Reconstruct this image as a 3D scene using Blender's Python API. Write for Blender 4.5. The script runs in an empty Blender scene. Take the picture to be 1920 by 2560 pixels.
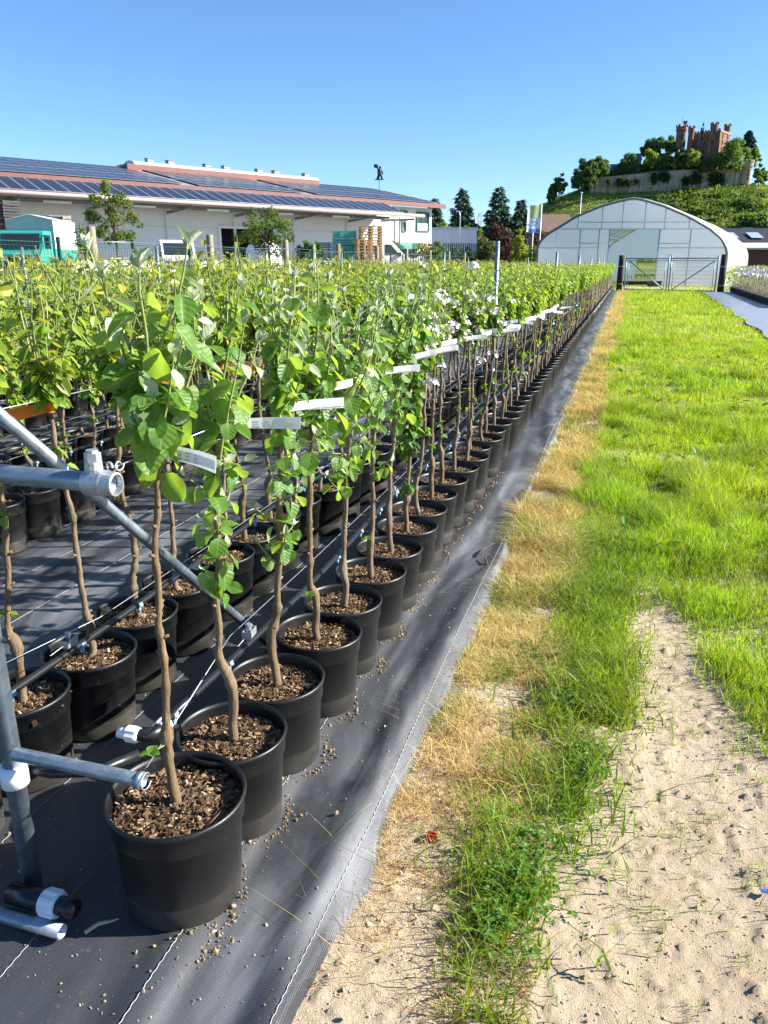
import bpy, math, random
import numpy as np
from mathutils import Vector, Matrix

# ---------------------------------------------------------------- camera, sky, sun, exposure
scene = bpy.context.scene
W0, H0 = 1920.0, 2560.0                       # photograph size: used only to measure where things stand
FPX, PITCH, YAW, HC = 1940.0, math.radians(17.72), math.radians(16.8), 1.45
cam_d = bpy.data.cameras.new('camera'); cam = bpy.data.objects.new('camera', cam_d)
scene.collection.objects.link(cam); scene.camera = cam
cam_d.sensor_fit = 'VERTICAL'; cam_d.sensor_height = 36.0; cam_d.sensor_width = 27.0
cam_d.lens = FPX / H0 * 36.0
cam_d.clip_start = 0.05; cam_d.clip_end = 9000
cam.location = (0, 0, HC)
cam.rotation_euler = (math.pi / 2 - PITCH, 0, YAW)

SUN_EL = math.radians(30.0); SUN_AZ = np.array([0.957, 0.290])
world = bpy.data.worlds.new('World'); scene.world = world; world.use_nodes = True
wn = world.node_tree.nodes; wl = world.node_tree.links
bg = wn.get('Background') or wn.new('ShaderNodeBackground')
sky = wn.new('ShaderNodeTexSky'); sky.sky_type = 'NISHITA'; sky.sun_disc = False
sky.sun_elevation = SUN_EL; sky.sun_rotation = math.atan2(SUN_AZ[0], SUN_AZ[1])
sky.altitude = 1000; sky.air_density = 1.0; sky.dust_density = 0.0; sky.ozone_density = 7.2
wl.new(sky.outputs[0], bg.inputs[0]); bg.inputs[1].default_value = 0.072
sun_d = bpy.data.lights.new('sun', 'SUN'); sun_d.energy = 5.0; sun_d.angle = math.radians(0.53)
sun_d.color = (1.0, 0.94, 0.84)
sun = bpy.data.objects.new('sun', sun_d); scene.collection.objects.link(sun)
SV = np.array([SUN_AZ[0] * math.cos(SUN_EL), SUN_AZ[1] * math.cos(SUN_EL), math.sin(SUN_EL)])
sun.rotation_euler = Vector(-SV).to_track_quat('-Z', 'Y').to_euler()
sun.location = (30, 10, 30)
vs = scene.view_settings; vs.view_transform = 'Standard'; vs.look = 'None'; vs.exposure = 1.6; vs.gamma = 1.0
vs.use_curve_mapping = False
scene.render.film_transparent = False
try:
    scene.cycles.max_bounces = 10; scene.cycles.diffuse_bounces = 6; scene.cycles.transparent_max_bounces = 16
except Exception: pass

rng = np.random.default_rng(7); random.seed(7)
_fw = np.array([-math.sin(YAW) * math.cos(PITCH), math.cos(YAW) * math.cos(PITCH), -math.sin(PITCH)])
_rt = np.array([math.cos(YAW), math.sin(YAW), 0.0]); _up = np.cross(_rt, _fw)
CAM = np.array([0, 0, HC])
def _ray(px, py): return _fw + _rt * (px - W0 / 2) / FPX - _up * (py - H0 / 2) / FPX
def gnd(px, py, z=0.0):                        # survey point on the level z
    d = _ray(px, py); return CAM + d * ((z - HC) / d[2])
def far(px, py, D):                            # survey point at horizontal distance D
    d = _ray(px, py); dd = -d[0] * math.sin(YAW) + d[1] * math.cos(YAW); return CAM + d * (D / dd)
def in_view(p, margin=120):
    q = np.asarray(p, float) - CAM; z = q @ _fw
    if z < 0.2: return False, z
    x = W0 / 2 + FPX * (q @ _rt) / z; y = H0 / 2 - FPX * (q @ _up) / z
    return (-margin < x < W0 + margin and -margin < y < H0 + margin), z

# ---------------------------------------------------------------- helpers: objects and meshes
COL = scene.collection
def link(o, parent=None):
    COL.objects.link(o)
    if parent is not None: o.parent = parent
    return o
def tag(o, label=None, cat=None, group=None, kind=None):
    if label: o['label'] = label
    if cat: o['category'] = cat
    if group: o['group'] = group
    if kind: o['kind'] = kind
    return o
def empty(name, loc=(0, 0, 0), rz=0.0, parent=None):
    o = bpy.data.objects.new(name, None); o.empty_display_size = 0.1
    o.location = tuple(map(float, loc)); o.rotation_euler = (0, 0, rz)
    return link(o, parent)
def mesh_np(name, V, faces, mats=(), smooth=False, cols=None, fmat=None):
    """V (N,3); faces = list of (M,k) int arrays; cols (N,3) stored as attribute col; fmat = per-face material index"""
    V = np.asarray(V, np.float32)
    faces = [np.asarray(f, np.int32) for f in faces if len(f)]
    me = bpy.data.meshes.new(name)
    loops = np.concatenate([f.ravel() for f in faces]); tot = np.concatenate([np.full(len(f), f.shape[1], np.int32) for f in faces])
    start = np.concatenate([[0], np.cumsum(tot)[:-1]]).astype(np.int32)
    me.vertices.add(len(V)); me.vertices.foreach_set('co', V.ravel())
    me.loops.add(len(loops)); me.loops.foreach_set('vertex_index', loops)
    me.polygons.add(len(tot)); me.polygons.foreach_set('loop_start', start)
    try: me.polygons.foreach_set('loop_total', tot)
    except Exception: pass
    me.polygons.foreach_set('use_smooth', np.full(len(tot), smooth, bool))
    for m in mats: me.materials.append(m)
    if fmat is not None: me.polygons.foreach_set('material_index', np.asarray(fmat, np.int32))
    if cols is not None:
        a = me.attributes.new('col', 'FLOAT_COLOR', 'POINT')
        c = np.ones((len(V), 4), np.float32); c[:, :3] = cols; a.data.foreach_set('color', c.ravel())
    me.update(calc_edges=True)
    return me
def obj(name, me, parent=None, loc=None, rz=None):
    o = bpy.data.objects.new(name, me)
    if loc is not None: o.location = tuple(map(float, loc))
    if rz is not None: o.rotation_euler = (0, 0, rz)
    return link(o, parent)
def frame_of(d, n=(0, 0, 1)):
    d = np.asarray(d, float); d = d / (np.linalg.norm(d) + 1e-9); n = np.asarray(n, float)
    z = n - d * (n @ d)
    if np.linalg.norm(z) < 1e-4: z = np.array([1.0, 0, 0]) - d * d[0]
    z /= np.linalg.norm(z); return np.stack([d, np.cross(z, d), z], 1)     # columns X=d, Y, Z
class MB:
    """collects boxes, tubes, lathes and polygons into one mesh; each call may carry a material index"""
    def __init__(s, M=None): s.v = []; s.f = {}; s.n = 0; s.M = M
    def add(s, V, faces, mi=0):
        V = np.asarray(V, float)
        if s.M is not None: V = V @ s.M[:3, :3].T + s.M[:3, 3]
        s.v.append(V)
        for f in faces:
            f = np.asarray(f)
            if f.ndim == 1: f = f[None]
            s.f.setdefault((f.shape[1], mi), []).append(f + s.n)
        s.n += len(V); return s
    def box(s, c, sz, R=None, mi=0):
        c = np.asarray(c, float); h = np.asarray(sz, float) / 2
        q = np.array([[x, y, z] for x in (-1, 1) for y in (-1, 1) for z in (-1, 1)]) * h
        if R is not None: q = q @ np.asarray(R).T
        return s.add(q + c, [[0, 1, 3, 2], [4, 6, 7, 5], [0, 4, 5, 1], [2, 3, 7, 6], [0, 2, 6, 4], [1, 5, 7, 3]], mi)
    def bar(s, a, b, w, h, up=(0, 0, 1), mi=0):
        a = np.asarray(a, float); b = np.asarray(b, float); R = frame_of(b - a, up)
        return s.box((a + b) / 2, (np.linalg.norm(b - a), w, h), R, mi)
    def tube(s, path, rad, n=8, caps=True, mi=0):
        p = np.asarray(path, float); m = len(p); rad = np.broadcast_to(np.asarray(rad, float), (m,))
        t = np.gradient(p, axis=0); V = []
        ref = np.array([0.31, 0.95, 0.05]) if abs((t[0] / np.linalg.norm(t[0]))[1]) < 0.9 else np.array([1.0, 0.1, 0.2])
        th = np.arange(n) * 2 * math.pi / n
        for i in range(m):
            d = t[i] / (np.linalg.norm(t[i]) + 1e-12); u = ref - d * (ref @ d); u /= np.linalg.norm(u); w = np.cross(d, u)
            V.append(p[i] + rad[i] * (np.cos(th)[:, None] * u + np.sin(th)[:, None] * w))
        V = np.concatenate(V); k = np.arange(n); k2 = (k + 1) % n
        F = np.concatenate([np.stack([i * n + k, i * n + k2, (i + 1) * n + k2, (i + 1) * n + k], 1) for i in range(m - 1)])
        s.add(V, [F], mi)
        if caps:
            b = s.n - len(V)
            s.f.setdefault((n, mi), []).append((b + np.arange(n)[::-1])[None]); s.f[(n, mi)].append((b + (m - 1) * n + np.arange(n))[None])
        return s
    def lathe(s, prof, n=24, c=(0, 0, 0), R=None, mi=0, close=False):
        pr = np.asarray(prof, float); m = len(pr); th = np.arange(n) * 2 * math.pi / n
        V = np.stack([np.outer(pr[:, 0], np.cos(th)), np.outer(pr[:, 0], np.sin(th)), np.repeat(pr[:, 1][:, None], n, 1)], -1).reshape(-1, 3)
        if R is not None: V = V @ np.asarray(R).T
        k = np.arange(n); k2 = (k + 1) % n
        F = np.concatenate([np.stack([i * n + k, i * n + k2, (i + 1) * n + k2, (i + 1) * n + k], 1) for i in range(m - 1)])
        s.add(V + np.asarray(c, float), [F], mi)
        if close:
            b = s.n - len(V); s.f.setdefault((n, mi), []).append((b + np.arange(n)[::-1])[None]); s.f[(n, mi)].append((b + (m - 1) * n + k)[None])
        return s
    def poly(s, pts, mi=0): return s.add(pts, [list(range(len(pts)))], mi)
    def prism(s, pts, ext, mi=0):
        p = np.asarray(pts, float); e = np.asarray(ext, float); n = len(p)
        s.add(np.concatenate([p, p + e]), [list(range(n))[::-1], list(range(n, 2 * n))] , mi)
        b = s.n - 2 * n; k = np.arange(n); k2 = (k + 1) % n
        s.f.setdefault((4, mi), []).append(np.stack([k, k2, n + k2, n + k], 1) + b); return s
    def mesh(s, name, mats, smooth=False):
        V = np.concatenate(s.v); fs = []; fm = []
        for (k, mi), L in s.f.items():
            f = np.concatenate(L); fs.append(f); fm.append(np.full(len(f), mi))
        return mesh_np(name, V, fs, mats if isinstance(mats, (list, tuple)) else [mats], smooth, None, np.concatenate(fm))
    def build(s, name, mats, parent=None, smooth=False, loc=None, rz=None):
        return obj(name, s.mesh(name, mats, smooth), parent, loc, rz)
def _hash(ix, iy, seed):
    h = (ix.astype(np.int64) * 374761393 + iy.astype(np.int64) * 668265263 + seed * 974711) & 0x7fffffff
    h = ((h ^ (h >> 13)) * 1274126177) & 0x7fffffff
    return ((h ^ (h >> 16)) & 0xffff) / 65535.0
def vnoise(x, y, sc=1.0, seed=0):
    x = np.asarray(x, float) * sc; y = np.asarray(y, float) * sc
    ix = np.floor(x).astype(np.int64); iy = np.floor(y).astype(np.int64); fx = x - ix; fy = y - iy
    fx = fx * fx * (3 - 2 * fx); fy = fy * fy * (3 - 2 * fy)
    a = _hash(ix, iy, seed); b = _hash(ix + 1, iy, seed); c = _hash(ix, iy + 1, seed); d = _hash(ix + 1, iy + 1, seed)
    return (a + (b - a) * fx) * (1 - fy) + (c + (d - c) * fx) * fy
def fbm(x, y, sc=1.0, seed=0, o=4):
    return sum(vnoise(x, y, sc * 2 ** i, seed + i * 17) * 0.5 ** i for i in range(o)) / (2 - 0.5 ** (o - 1))
def grid_mesh(xs, ys, zf):
    X, Y = np.meshgrid(xs, ys); V = np.stack([X, Y, zf(X, Y)], -1).reshape(-1, 3); nx, ny = len(xs), len(ys)
    i = (np.arange(ny - 1)[:, None] * nx + np.arange(nx - 1)[None]).ravel()
    return V, np.stack([i, i + 1, i + 1 + nx, i + nx], 1)

# ---------------------------------------------------------------- helpers: materials
class NT:
    def __init__(s, name):
        s.m = bpy.data.materials.new(name); s.m.use_nodes = True; s.t = s.m.node_tree; s.t.nodes.clear()
        s.out = s.t.nodes.new('ShaderNodeOutputMaterial')
    def n(s, kind, **kw):
        nd = s.t.nodes.new(kind)
        for k, v in kw.items():
            if k.startswith('_'): setattr(nd, k[1:], v)
        return nd
    def l(s, a, b): s.t.links.new(a, b)
    def coord(s, which='Object'): return s.n('ShaderNodeTexCoord').outputs[which]
    def noise(s, scale, detail=4, rough=0.55, vec=None, dist=0.0):
        n = s.n('ShaderNodeTexNoise'); n.inputs['Scale'].default_value = scale; n.inputs['Detail'].default_value = detail
        n.inputs['Roughness'].default_value = rough; n.inputs['Distortion'].default_value = dist
        if vec is not None: s.l(vec, n.inputs['Vector'])
        return n.outputs['Fac']
    def scaled(s, vec, sc):
        m = s.n('ShaderNodeMapping'); m.inputs['Scale'].default_value = sc; s.l(vec, m.inputs['Vector']); return m.outputs[0]
    def ramp(s, fac, stops):
        r = s.n('ShaderNodeValToRGB'); e = r.color_ramp.elements
        while len(e) < len(stops): e.new(0.5)
        for el, (p, c) in zip(e, stops): el.position = p; el.color = tuple(c) + (1,) if len(c) == 3 else c
        s.l(fac, r.inputs[0]); return r.outputs[0]
    def mix(s, fac, a, b, mode='MIX'):
        m = s.n('ShaderNodeMix', _data_type='RGBA', _blend_type=mode)
        for sock, v in ((m.inputs[0], fac), (m.inputs[6], a), (m.inputs[7], b)):
            if hasattr(v, 'links') or hasattr(v, 'is_linked'): s.l(v, sock)
            elif isinstance(v, (int, float)): sock.default_value = v
            else: sock.default_value = tuple(v) + (1,)
        return m.outputs[2]
    def math(s, op, a, b=0.0):
        m = s.n('ShaderNodeMath', _operation=op)
        for sock, v in ((m.inputs[0], a), (m.inputs[1], b)):
            if isinstance(v, (int, float)): sock.default_value = v
            else: s.l(v, sock)
        return m.outputs[0]
    def bsdf(s, color, rough=0.6, metal=0.0, spec=0.5, bump=None, bstr=0.3, bdist=0.01):
        b = s.n('ShaderNodeBsdfPrincipled')
        for key, v in (('Base Color', color), ('Roughness', rough), ('Metallic', metal), ('Specular IOR Level', spec)):
            sock = b.inputs[key]
            if hasattr(v, 'is_linked'): s.l(v, sock)
            elif isinstance(v, (int, float)): sock.default_value = v
            else: sock.default_value = tuple(v) + (1,)
        if bump is not None:
            n = s.n('ShaderNodeBump'); n.inputs['Strength'].default_value = bstr; n.inputs['Distance'].default_value = bdist
            s.l(bump, n.inputs['Height']); s.l(n.outputs[0], b.inputs['Normal'])
        return b
    def done(s, shader): s.l(shader.outputs[0] if hasattr(shader, 'outputs') else shader, s.out.inputs[0]); return s.m
_mc = {}
def mat(name, color, rough=0.6, metal=0.0, var=0.18, scale=8.0, bump=0.15, spec=0.5, bdist=0.01):
    """plain procedural material: colour with noise variation, roughness variation and fine relief"""
    if name in _mc: return _mc[name]
    t = NT(name); co = t.coord(); f = t.noise(scale, 5, 0.6, co); c = np.array(color)
    colr = t.ramp(f, [(0.3, tuple(np.clip(c * (1 - var), 0, 1))), (0.7, tuple(np.clip(c * (1 + var), 0, 1)))])
    _mc[name] = t.done(t.bsdf(colr, rough, metal, spec, t.noise(scale * 6, 4, 0.6, co), bump, bdist)); return _mc[name]
def leafy(name, trans=0.35, rough=0.5, tcol=(1.25, 1.2, 0.45), spec=0.4, back=None):
    """foliage: colour of every leaf from the attribute col, light passing through the blade"""
    t = NT(name); a = t.n('ShaderNodeAttribute', _attribute_name='col'); c = a.outputs['Color']
    if back is not None:
        g = t.n('ShaderNodeNewGeometry'); c = t.mix(g.outputs['Backfacing'], c, t.mix(back[0], c, back[1]))
    b = t.bsdf(c, rough, 0, spec)
    tr = t.n('ShaderNodeBsdfTranslucent'); t.l(t.mix(1.0, c, tcol, 'MULTIPLY'), tr.inputs[0])
    mx = t.n('ShaderNodeMixShader'); mx.inputs[0].default_value = trans
    t.l(b.outputs[0], mx.inputs[1]); t.l(tr.outputs[0], mx.inputs[2]); return t.done(mx)

# ---------------------------------------------------------------- helpers: leaves
def leaf_tpl(n=3, across=1, width=0.55, fold=0.25, droop=0.25, wave=0.0, prof=None, seed=0):
    """leaf along +X of length 1; returns V, F(quads)"""
    ts = np.linspace(0, 1, n + 1) if n < 6 else (1 - np.cos(np.linspace(0, 1, n + 1) * math.pi)) / 2; ss = np.linspace(-1, 1, 2 * across + 1); r = np.random.default_rng(seed)
    if prof is None: prof = lambda t: np.sin(math.pi * np.clip(t, 0, 1) ** 0.85) ** 0.8
    V = []
    for i, t in enumerate(ts):
        w = width / 2 * max(prof(t), 0.02)
        for q in ss:
            V.append([t - droop * 0.15 * t * t, q * w, fold * abs(q) * w - droop * t * t * 0.5 + wave * math.sin(7 * t + 3 * q + seed) * abs(q) * w + 0.02 * wave * r.normal()])
    k = len(ss); F = [[i * k + j, (i + 1) * k + j, (i + 1) * k + j + 1, i * k + j + 1] for i in range(n) for j in range(k - 1)]
    return np.array(V), np.array(F)
def frames(D, N):
    """arrays of leaf axes and normals -> (M,3,3) with columns X,Y,Z"""
    D = D / (np.linalg.norm(D, axis=1, keepdims=True) + 1e-9); Z = N - D * (D * N).sum(1, keepdims=True)
    Z = Z / (np.linalg.norm(Z, axis=1, keepdims=True) + 1e-6); return np.stack([D, np.cross(Z, D), Z], 2)
def scatter(tpl, pos, R, size, col):
    """place the template at every pos; returns V, F, colours per vertex"""
    tv, tf = tpl; M = len(pos); k = len(tv); size = np.asarray(size, float)
    sz = size[:, None, None] if size.ndim == 1 else size[:, None, :]
    V = np.einsum('mij,mkj->mki', R, tv[None] * sz) + pos[:, None]
    F = (tf[None] + (np.arange(M) * k)[:, None, None]).reshape(-1, tf.shape[1])
    return V.reshape(-1, 3), F, np.repeat(col, k, 0)
def merge(parts):
    V = []; F = {}; C = []; n = 0
    for v, f, c in parts:
        V.append(v); C.append(c); F.setdefault(f.shape[1], []).append(f + n); n += len(v)
    return np.concatenate(V), [np.concatenate(f) for f in F.values()], np.concatenate(C)
def rnd_dirs(r, n):
    d = r.normal(size=(n, 3)); return d / np.linalg.norm(d, axis=1, keepdims=True)
def jitter(r, n, base, v=0.15, hue=0.1):
    base = np.asarray(base, float); k = 1 + r.normal(0, v, (n, 1)); h = r.normal(0, hue, (n, 1))
    c = base[None] * np.clip(k, 0.4, 1.8); c = c * np.concatenate([1 + h, np.ones((n, 1)), 1 - h], 1); return np.clip(c, 0.005, 0.95)
ORD = ['first', 'second', 'third', 'fourth', 'fifth', 'sixth', 'seventh', 'eighth', 'ninth', 'tenth', 'eleventh', 'twelfth', 'thirteenth', 'fourteenth',
       'fifteenth', 'sixteenth', 'seventeenth', 'eighteenth', 'nineteenth', 'twentieth', 'twenty-first', 'twenty-second', 'twenty-third', 'twenty-fourth']

# ================================================================ the setting
# ---- ground sheet to the horizon, bare soil and sand near the camera
t = NT('soil_far'); co = t.coord(); f = t.noise(0.05, 5, 0.6, co); f2 = t.noise(1.7, 4, 0.6, co)
far_soil = t.done(t.bsdf(t.mix(f2, t.ramp(f, [(0.35, (0.075, 0.115, 0.03)), (0.65, (0.13, 0.15, 0.05))]), (0.10, 0.14, 0.035)), 0.95, 0, 0.1, f2, 0.4, 0.1))
def ground_z(X, Y):
    return np.full_like(X, -0.03)
V, F = grid_mesh(np.linspace(-3000, 3000, 41), np.linspace(-600, 5000, 41), ground_z)
tag(obj('ground', mesh_np('ground', V, [F], [far_soil])), kind='structure')

t = NT('sand'); co = t.coord(); a = t.noise(2.6, 6, 0.68, co, 0.4); b = t.noise(75, 6, 0.72, co); c = t.noise(330, 4, 0.7, co)
colr = t.mix(t.math('MULTIPLY', b, 0.75), t.ramp(a, [(0.3, (0.40, 0.315, 0.215)), (0.68, (0.64, 0.535, 0.40))]), (0.36, 0.28, 0.19))
colr = t.mix(t.math('MULTIPLY', c, 0.35), colr, (0.6, 0.50, 0.37))
sand_m = t.done(t.bsdf(colr, 0.95, 0, 0.15, t.math('ADD', b, t.math('MULTIPLY', c, 0.7)), 0.9, 0.012))
def sand_z(X, Y):
    n = np.clip(1.2 - np.abs(Y - 2.0) * 0.12, 0.2, 1)
    z = 0.03 * (fbm(X, Y, 2.2, 3) - 0.5) + 0.006 * (fbm(X, Y, 9, 5) - 0.5) * n
    crumbs = np.clip(fbm(X, Y, 48, 9, 3) - 0.54, 0, 1) * 0.045 * n
    ruts = -0.02 * np.exp(-((X - 0.3) / 0.28) ** 2) * (Y < 4)
    return z + crumbs + ruts + 0.004
nearx = np.concatenate([np.arange(-0.75, 1.0, 0.011), np.arange(1.0, 7.5, 0.25)])
neary = np.concatenate([np.arange(-1.0, 0.9, 0.05), np.arange(0.9, 3.6, 0.011), np.geomspace(3.6, 62, 130)])
V, F = grid_mesh(nearx, neary, sand_z)
tag(obj('soil_path', mesh_np('soil_path', V, [F], [sand_m], True)), kind='structure')

# ---- woven ground-cover fabric under the pots: real wrinkles, fine weave relief, dust
def fabric_mat(name, tint):
    t = NT(name); co = t.coord(); sp = t.n('ShaderNodeSeparateXYZ'); t.l(co, sp.inputs[0])
    weave = t.n('ShaderNodeTexWave', _wave_type='BANDS', _bands_direction='Y'); weave.inputs['Scale'].default_value = 75; weave.inputs['Distortion'].default_value = 1.2
    weave.inputs['Detail'].default_value = 2; t.l(co, weave.inputs[0])
    w2 = t.n('ShaderNodeTexWave', _wave_type='BANDS', _bands_direction='X'); w2.inputs['Scale'].default_value = 130; t.l(co, w2.inputs[0])
    hh = t.math('ADD', t.math('MULTIPLY', weave.outputs['Fac'], 0.7), t.math('MULTIPLY', w2.outputs['Fac'], 0.4))
    dust = t.noise(1.5, 6, 0.6, t.scaled(co, (3.2, 0.8, 1)), 0.8); grit = t.noise(45, 5, 0.7, co)
    base = t.mix(hh, tint, tuple(np.array(tint) * 2.1))
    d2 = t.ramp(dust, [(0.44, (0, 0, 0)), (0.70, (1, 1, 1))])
    row_shade = t.n('ShaderNodeMapRange'); row_shade.inputs[1].default_value = 0.32; row_shade.inputs[2].default_value = 0.58; row_shade.inputs[3].default_value = 0.12; row_shade.inputs[4].default_value = 1.0   # shade painted under the rows by thinning the dust; trodden strips stay dusty
    t.l(t.math('PINGPONG', t.math('ADD', sp.outputs[0], 1.21), 1.06), row_shade.inputs[0]); d2 = t.math('MULTIPLY', d2, row_shade.outputs[0])
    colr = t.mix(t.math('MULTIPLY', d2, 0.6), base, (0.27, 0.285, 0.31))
    g2 = t.ramp(grit, [(0.60, (0, 0, 0)), (0.72, (1, 1, 1))]); colr = t.mix(t.math('MULTIPLY', g2, 0.4), colr, (0.21, 0.165, 0.115))
    return t.done(t.bsdf(colr, 0.46, 0, 0.85, t.math('ADD', hh, t.math('MULTIPLY', grit, 0.6)), 0.5, 0.004))
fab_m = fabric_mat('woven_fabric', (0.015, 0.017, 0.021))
def edge_x(Y):
    Y = np.asarray(Y, float)
    return -0.475 + 0.015 * np.sin(Y * 2.1 + 1.0) + 0.04 * (fbm(Y, Y * 0 + 3.3, 3.0, 41, 3) - 0.5) - 0.05 * np.clip(1.45 - Y, 0, 1) * 2 + 0.03 * np.exp(-((Y - 1.45) / 0.13) ** 2)
def fab_z(X, Y):
    k = np.exp(-((X + 0.62) / 0.22) ** 2) * np.clip(1.25 - Y * 0.09, 0.12, 1)
    long_w = 0.024 * k * np.maximum(0, np.sin((X + 0.09 * np.sin(Y * 0.9) + 0.05 * Y * 0.3) * 24)) * (0.4 + fbm(X, Y, 0.8, 77, 2))
    return 0.036 + long_w + 0.020 * (fbm(X * 2.6, Y * 0.7, 2.4, 21, 3) - 0.5) * (0.3 + k) + 0.03 * (fbm(X, Y, 2.2, 3) - 0.5) * k * 0.6
xs = np.concatenate([np.linspace(-9.4, -1.8, 40)[:-1], np.arange(-1.8, -0.55, 0.02)]); nb = len(xs)
ys = np.concatenate([np.arange(-1.2, 0.8, 0.1), np.arange(0.8, 6.0, 0.016), np.geomspace(6.0, 47.5, 160)])
X, Y = np.meshgrid(np.concatenate([xs, np.zeros(7)]), ys)
for j in range(7):
    X[:, nb + j] = xs[-1] + (edge_x(ys) - xs[-1]) * (j + 1) / 7
Z = fab_z(X, Y); Z[:, -1] = sand_z(X[:, -1], Y[:, -1]) + 0.002; Z[:, -2] = Z[:, -2] * 0.6 + 0.4 * Z[:, -1] + 0.004
Z = np.maximum(Z, sand_z(np.maximum(X, -0.75), Y) * (X > -0.75) + 0.004)
Z[:, -1] = sand_z(X[:, -1], Y[:, -1]) - 0.004
nx = X.shape[1]; i = (np.arange(len(ys) - 1)[:, None] * nx + np.arange(nx - 1)[None]).ravel()
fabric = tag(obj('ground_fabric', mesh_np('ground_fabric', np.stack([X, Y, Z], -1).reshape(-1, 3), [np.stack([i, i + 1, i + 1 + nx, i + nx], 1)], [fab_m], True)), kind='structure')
FX = X; FYs = ys; FZ = Z
def fab_h(x, y):
    j = int(np.clip(np.searchsorted(FYs, y), 0, len(FYs) - 1)); return float(np.interp(x, FX[j], FZ[j]))
# white marker threads woven along the fabric
thread_m = mat('marker_thread', (0.36, 0.37, 0.39), 0.7, bump=0.3)
for tx in (-0.52, -0.82, -1.12, -1.42, -1.78, -2.02, -2.32, -2.62, -2.92, -3.9, -4.5, -4.8):
    yy = np.concatenate([np.arange(0.85, 4.2, 0.006), np.arange(4.2, 46, 0.12)])
    near = yy < 4.2
    xx = tx + np.where(near, 0.0008 * np.sign(np.sin(yy * 2 * math.pi / 0.024)), 0) + 0.008 * np.sin(yy * 1.3 + tx * 9) - (0.03 * np.clip(1.6 - yy, 0, 1) if tx == -0.52 else 0)
    w = np.where(near, 0.00045, 0.0009) * (1.25 if tx > -0.9 else 0.7)
    zz = np.array([fab_h(a_, b_) for a_, b_ in zip(xx, yy)])
    zz = zz + 0.0016 + (0.003 if tx < -1.7 else 0.0)
    Vt = np.stack([np.stack([xx - w, yy, zz], 1), np.stack([xx, yy, zz + 0.0012], 1), np.stack([xx + w, yy, zz], 1)], 1).reshape(-1, 3)
    k = np.arange(len(yy) - 1) * 3
    obj('marker_thread', mesh_np('marker_thread', Vt, [np.concatenate([np.stack([k, k + 1, k + 4, k + 3], 1), np.stack([k + 1, k + 2, k + 5, k + 4], 1)])], [thread_m]), fabric)

# second fabric path beside the bed on the right
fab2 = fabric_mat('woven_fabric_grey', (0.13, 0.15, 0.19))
ys2 = np.geomspace(9, 47.5, 70); le = 2.2 + 0.034 * ys2 + 0.06 * np.sin(ys2 * 1.7); re_ = 7.6 + 0.02 * ys2
X2 = le[:, None] + (re_ - le)[:, None] * np.linspace(0, 1, 16)[None]; Y2 = np.repeat(ys2[:, None], 16, 1)
Z2 = 0.05 + 0.02 * fbm(X2, Y2, 1.2, 8, 3); i = (np.arange(69)[:, None] * 16 + np.arange(15)[None]).ravel()
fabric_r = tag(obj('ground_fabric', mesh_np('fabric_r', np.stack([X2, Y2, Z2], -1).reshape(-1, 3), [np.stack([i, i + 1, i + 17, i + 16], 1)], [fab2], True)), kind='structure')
for k in range(5):
    q = 0.08 + k * 0.09
    xx = le + (re_ - le) * q; zz = np.array([np.interp(x_, X2[j], Z2[j]) for j, x_ in enumerate(xx)]) + 0.004; w = 0.006
    Vt = np.stack([np.stack([xx - w, ys2, zz], 1), np.stack([xx + w, ys2, zz], 1)], 1).reshape(-1, 3); kk = np.arange(69) * 2
    obj('marker_thread', mesh_np('marker_thread', Vt, [np.stack([kk, kk + 1, kk + 3, kk + 2], 1)], [thread_m]), fabric_r)

# ---- yard on the higher level in front of the hall
t = NT('yard_gravel'); co = t.coord()
yard_m = t.done(t.bsdf(t.mix(t.noise(30, 5, 0.7, co), (0.16, 0.15, 0.125), (0.30, 0.28, 0.24)), 0.95, 0, 0.2, t.noise(60, 4, 0.6, co), 0.5, 0.02))
def yard_z(X, Y): return 0.85 * np.clip((-10.0 - X - 0.06 * (Y - 10)) / 3.5, 0, 1) - 0.02 - 0.03 * (X > -10.2)
V, F = grid_mesh(np.concatenate([np.linspace(-160, -14, 30), np.linspace(-13.8, -9.3, 19)]), np.linspace(-5, 190, 80), yard_z)
tag(obj('yard', mesh_np('yard', V, [F], [yard_m])), kind='structure')

# ================================================================ potted trees
# ---- materials
t = NT('pot_plastic'); co = t.coord(); sp = t.n('ShaderNodeSeparateXYZ'); t.l(co, sp.inputs[0])
low = t.n('ShaderNodeMapRange'); low.inputs[1].default_value = 0.16; low.inputs[2].default_value = 0.0; t.l(sp.outputs[2], low.inputs[0])
sp1 = t.ramp(t.noise(95, 4, 0.75, co), [(0.62, (0, 0, 0)), (0.70, (1, 1, 1))]); sp2 = t.noise(7, 5, 0.65, co)
dustf = t.math('ADD', t.math('MULTIPLY', t.math('MULTIPLY', t.math('POWER', low.outputs[0], 2.2), sp2), 0.42), t.math('MULTIPLY', sp1, 0.24))
dustf = t.math('MULTIPLY', dustf, t.math('ADD', 0.45, t.math('MULTIPLY', t.n('ShaderNodeObjectInfo').outputs['Random'], 1.3)))
pot_m = t.done(t.bsdf(t.mix(dustf, (0.0036, 0.0039, 0.0047), (0.16, 0.145, 0.115)), t.ramp(sp2, [(0.3, (0.34,) * 3), (0.7, (0.56,) * 3)]), 0, 0.5, t.noise(160, 3, 0.6, co), 0.12, 0.002))
t = NT('potting_mulch'); co = t.coord(); a = t.noise(70, 5, 0.7, co); b = t.noise(9, 3, 0.6, co); v = t.n('ShaderNodeTexVoronoi'); v.inputs['Scale'].default_value = 110; t.l(co, v.inputs[0])
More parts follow.
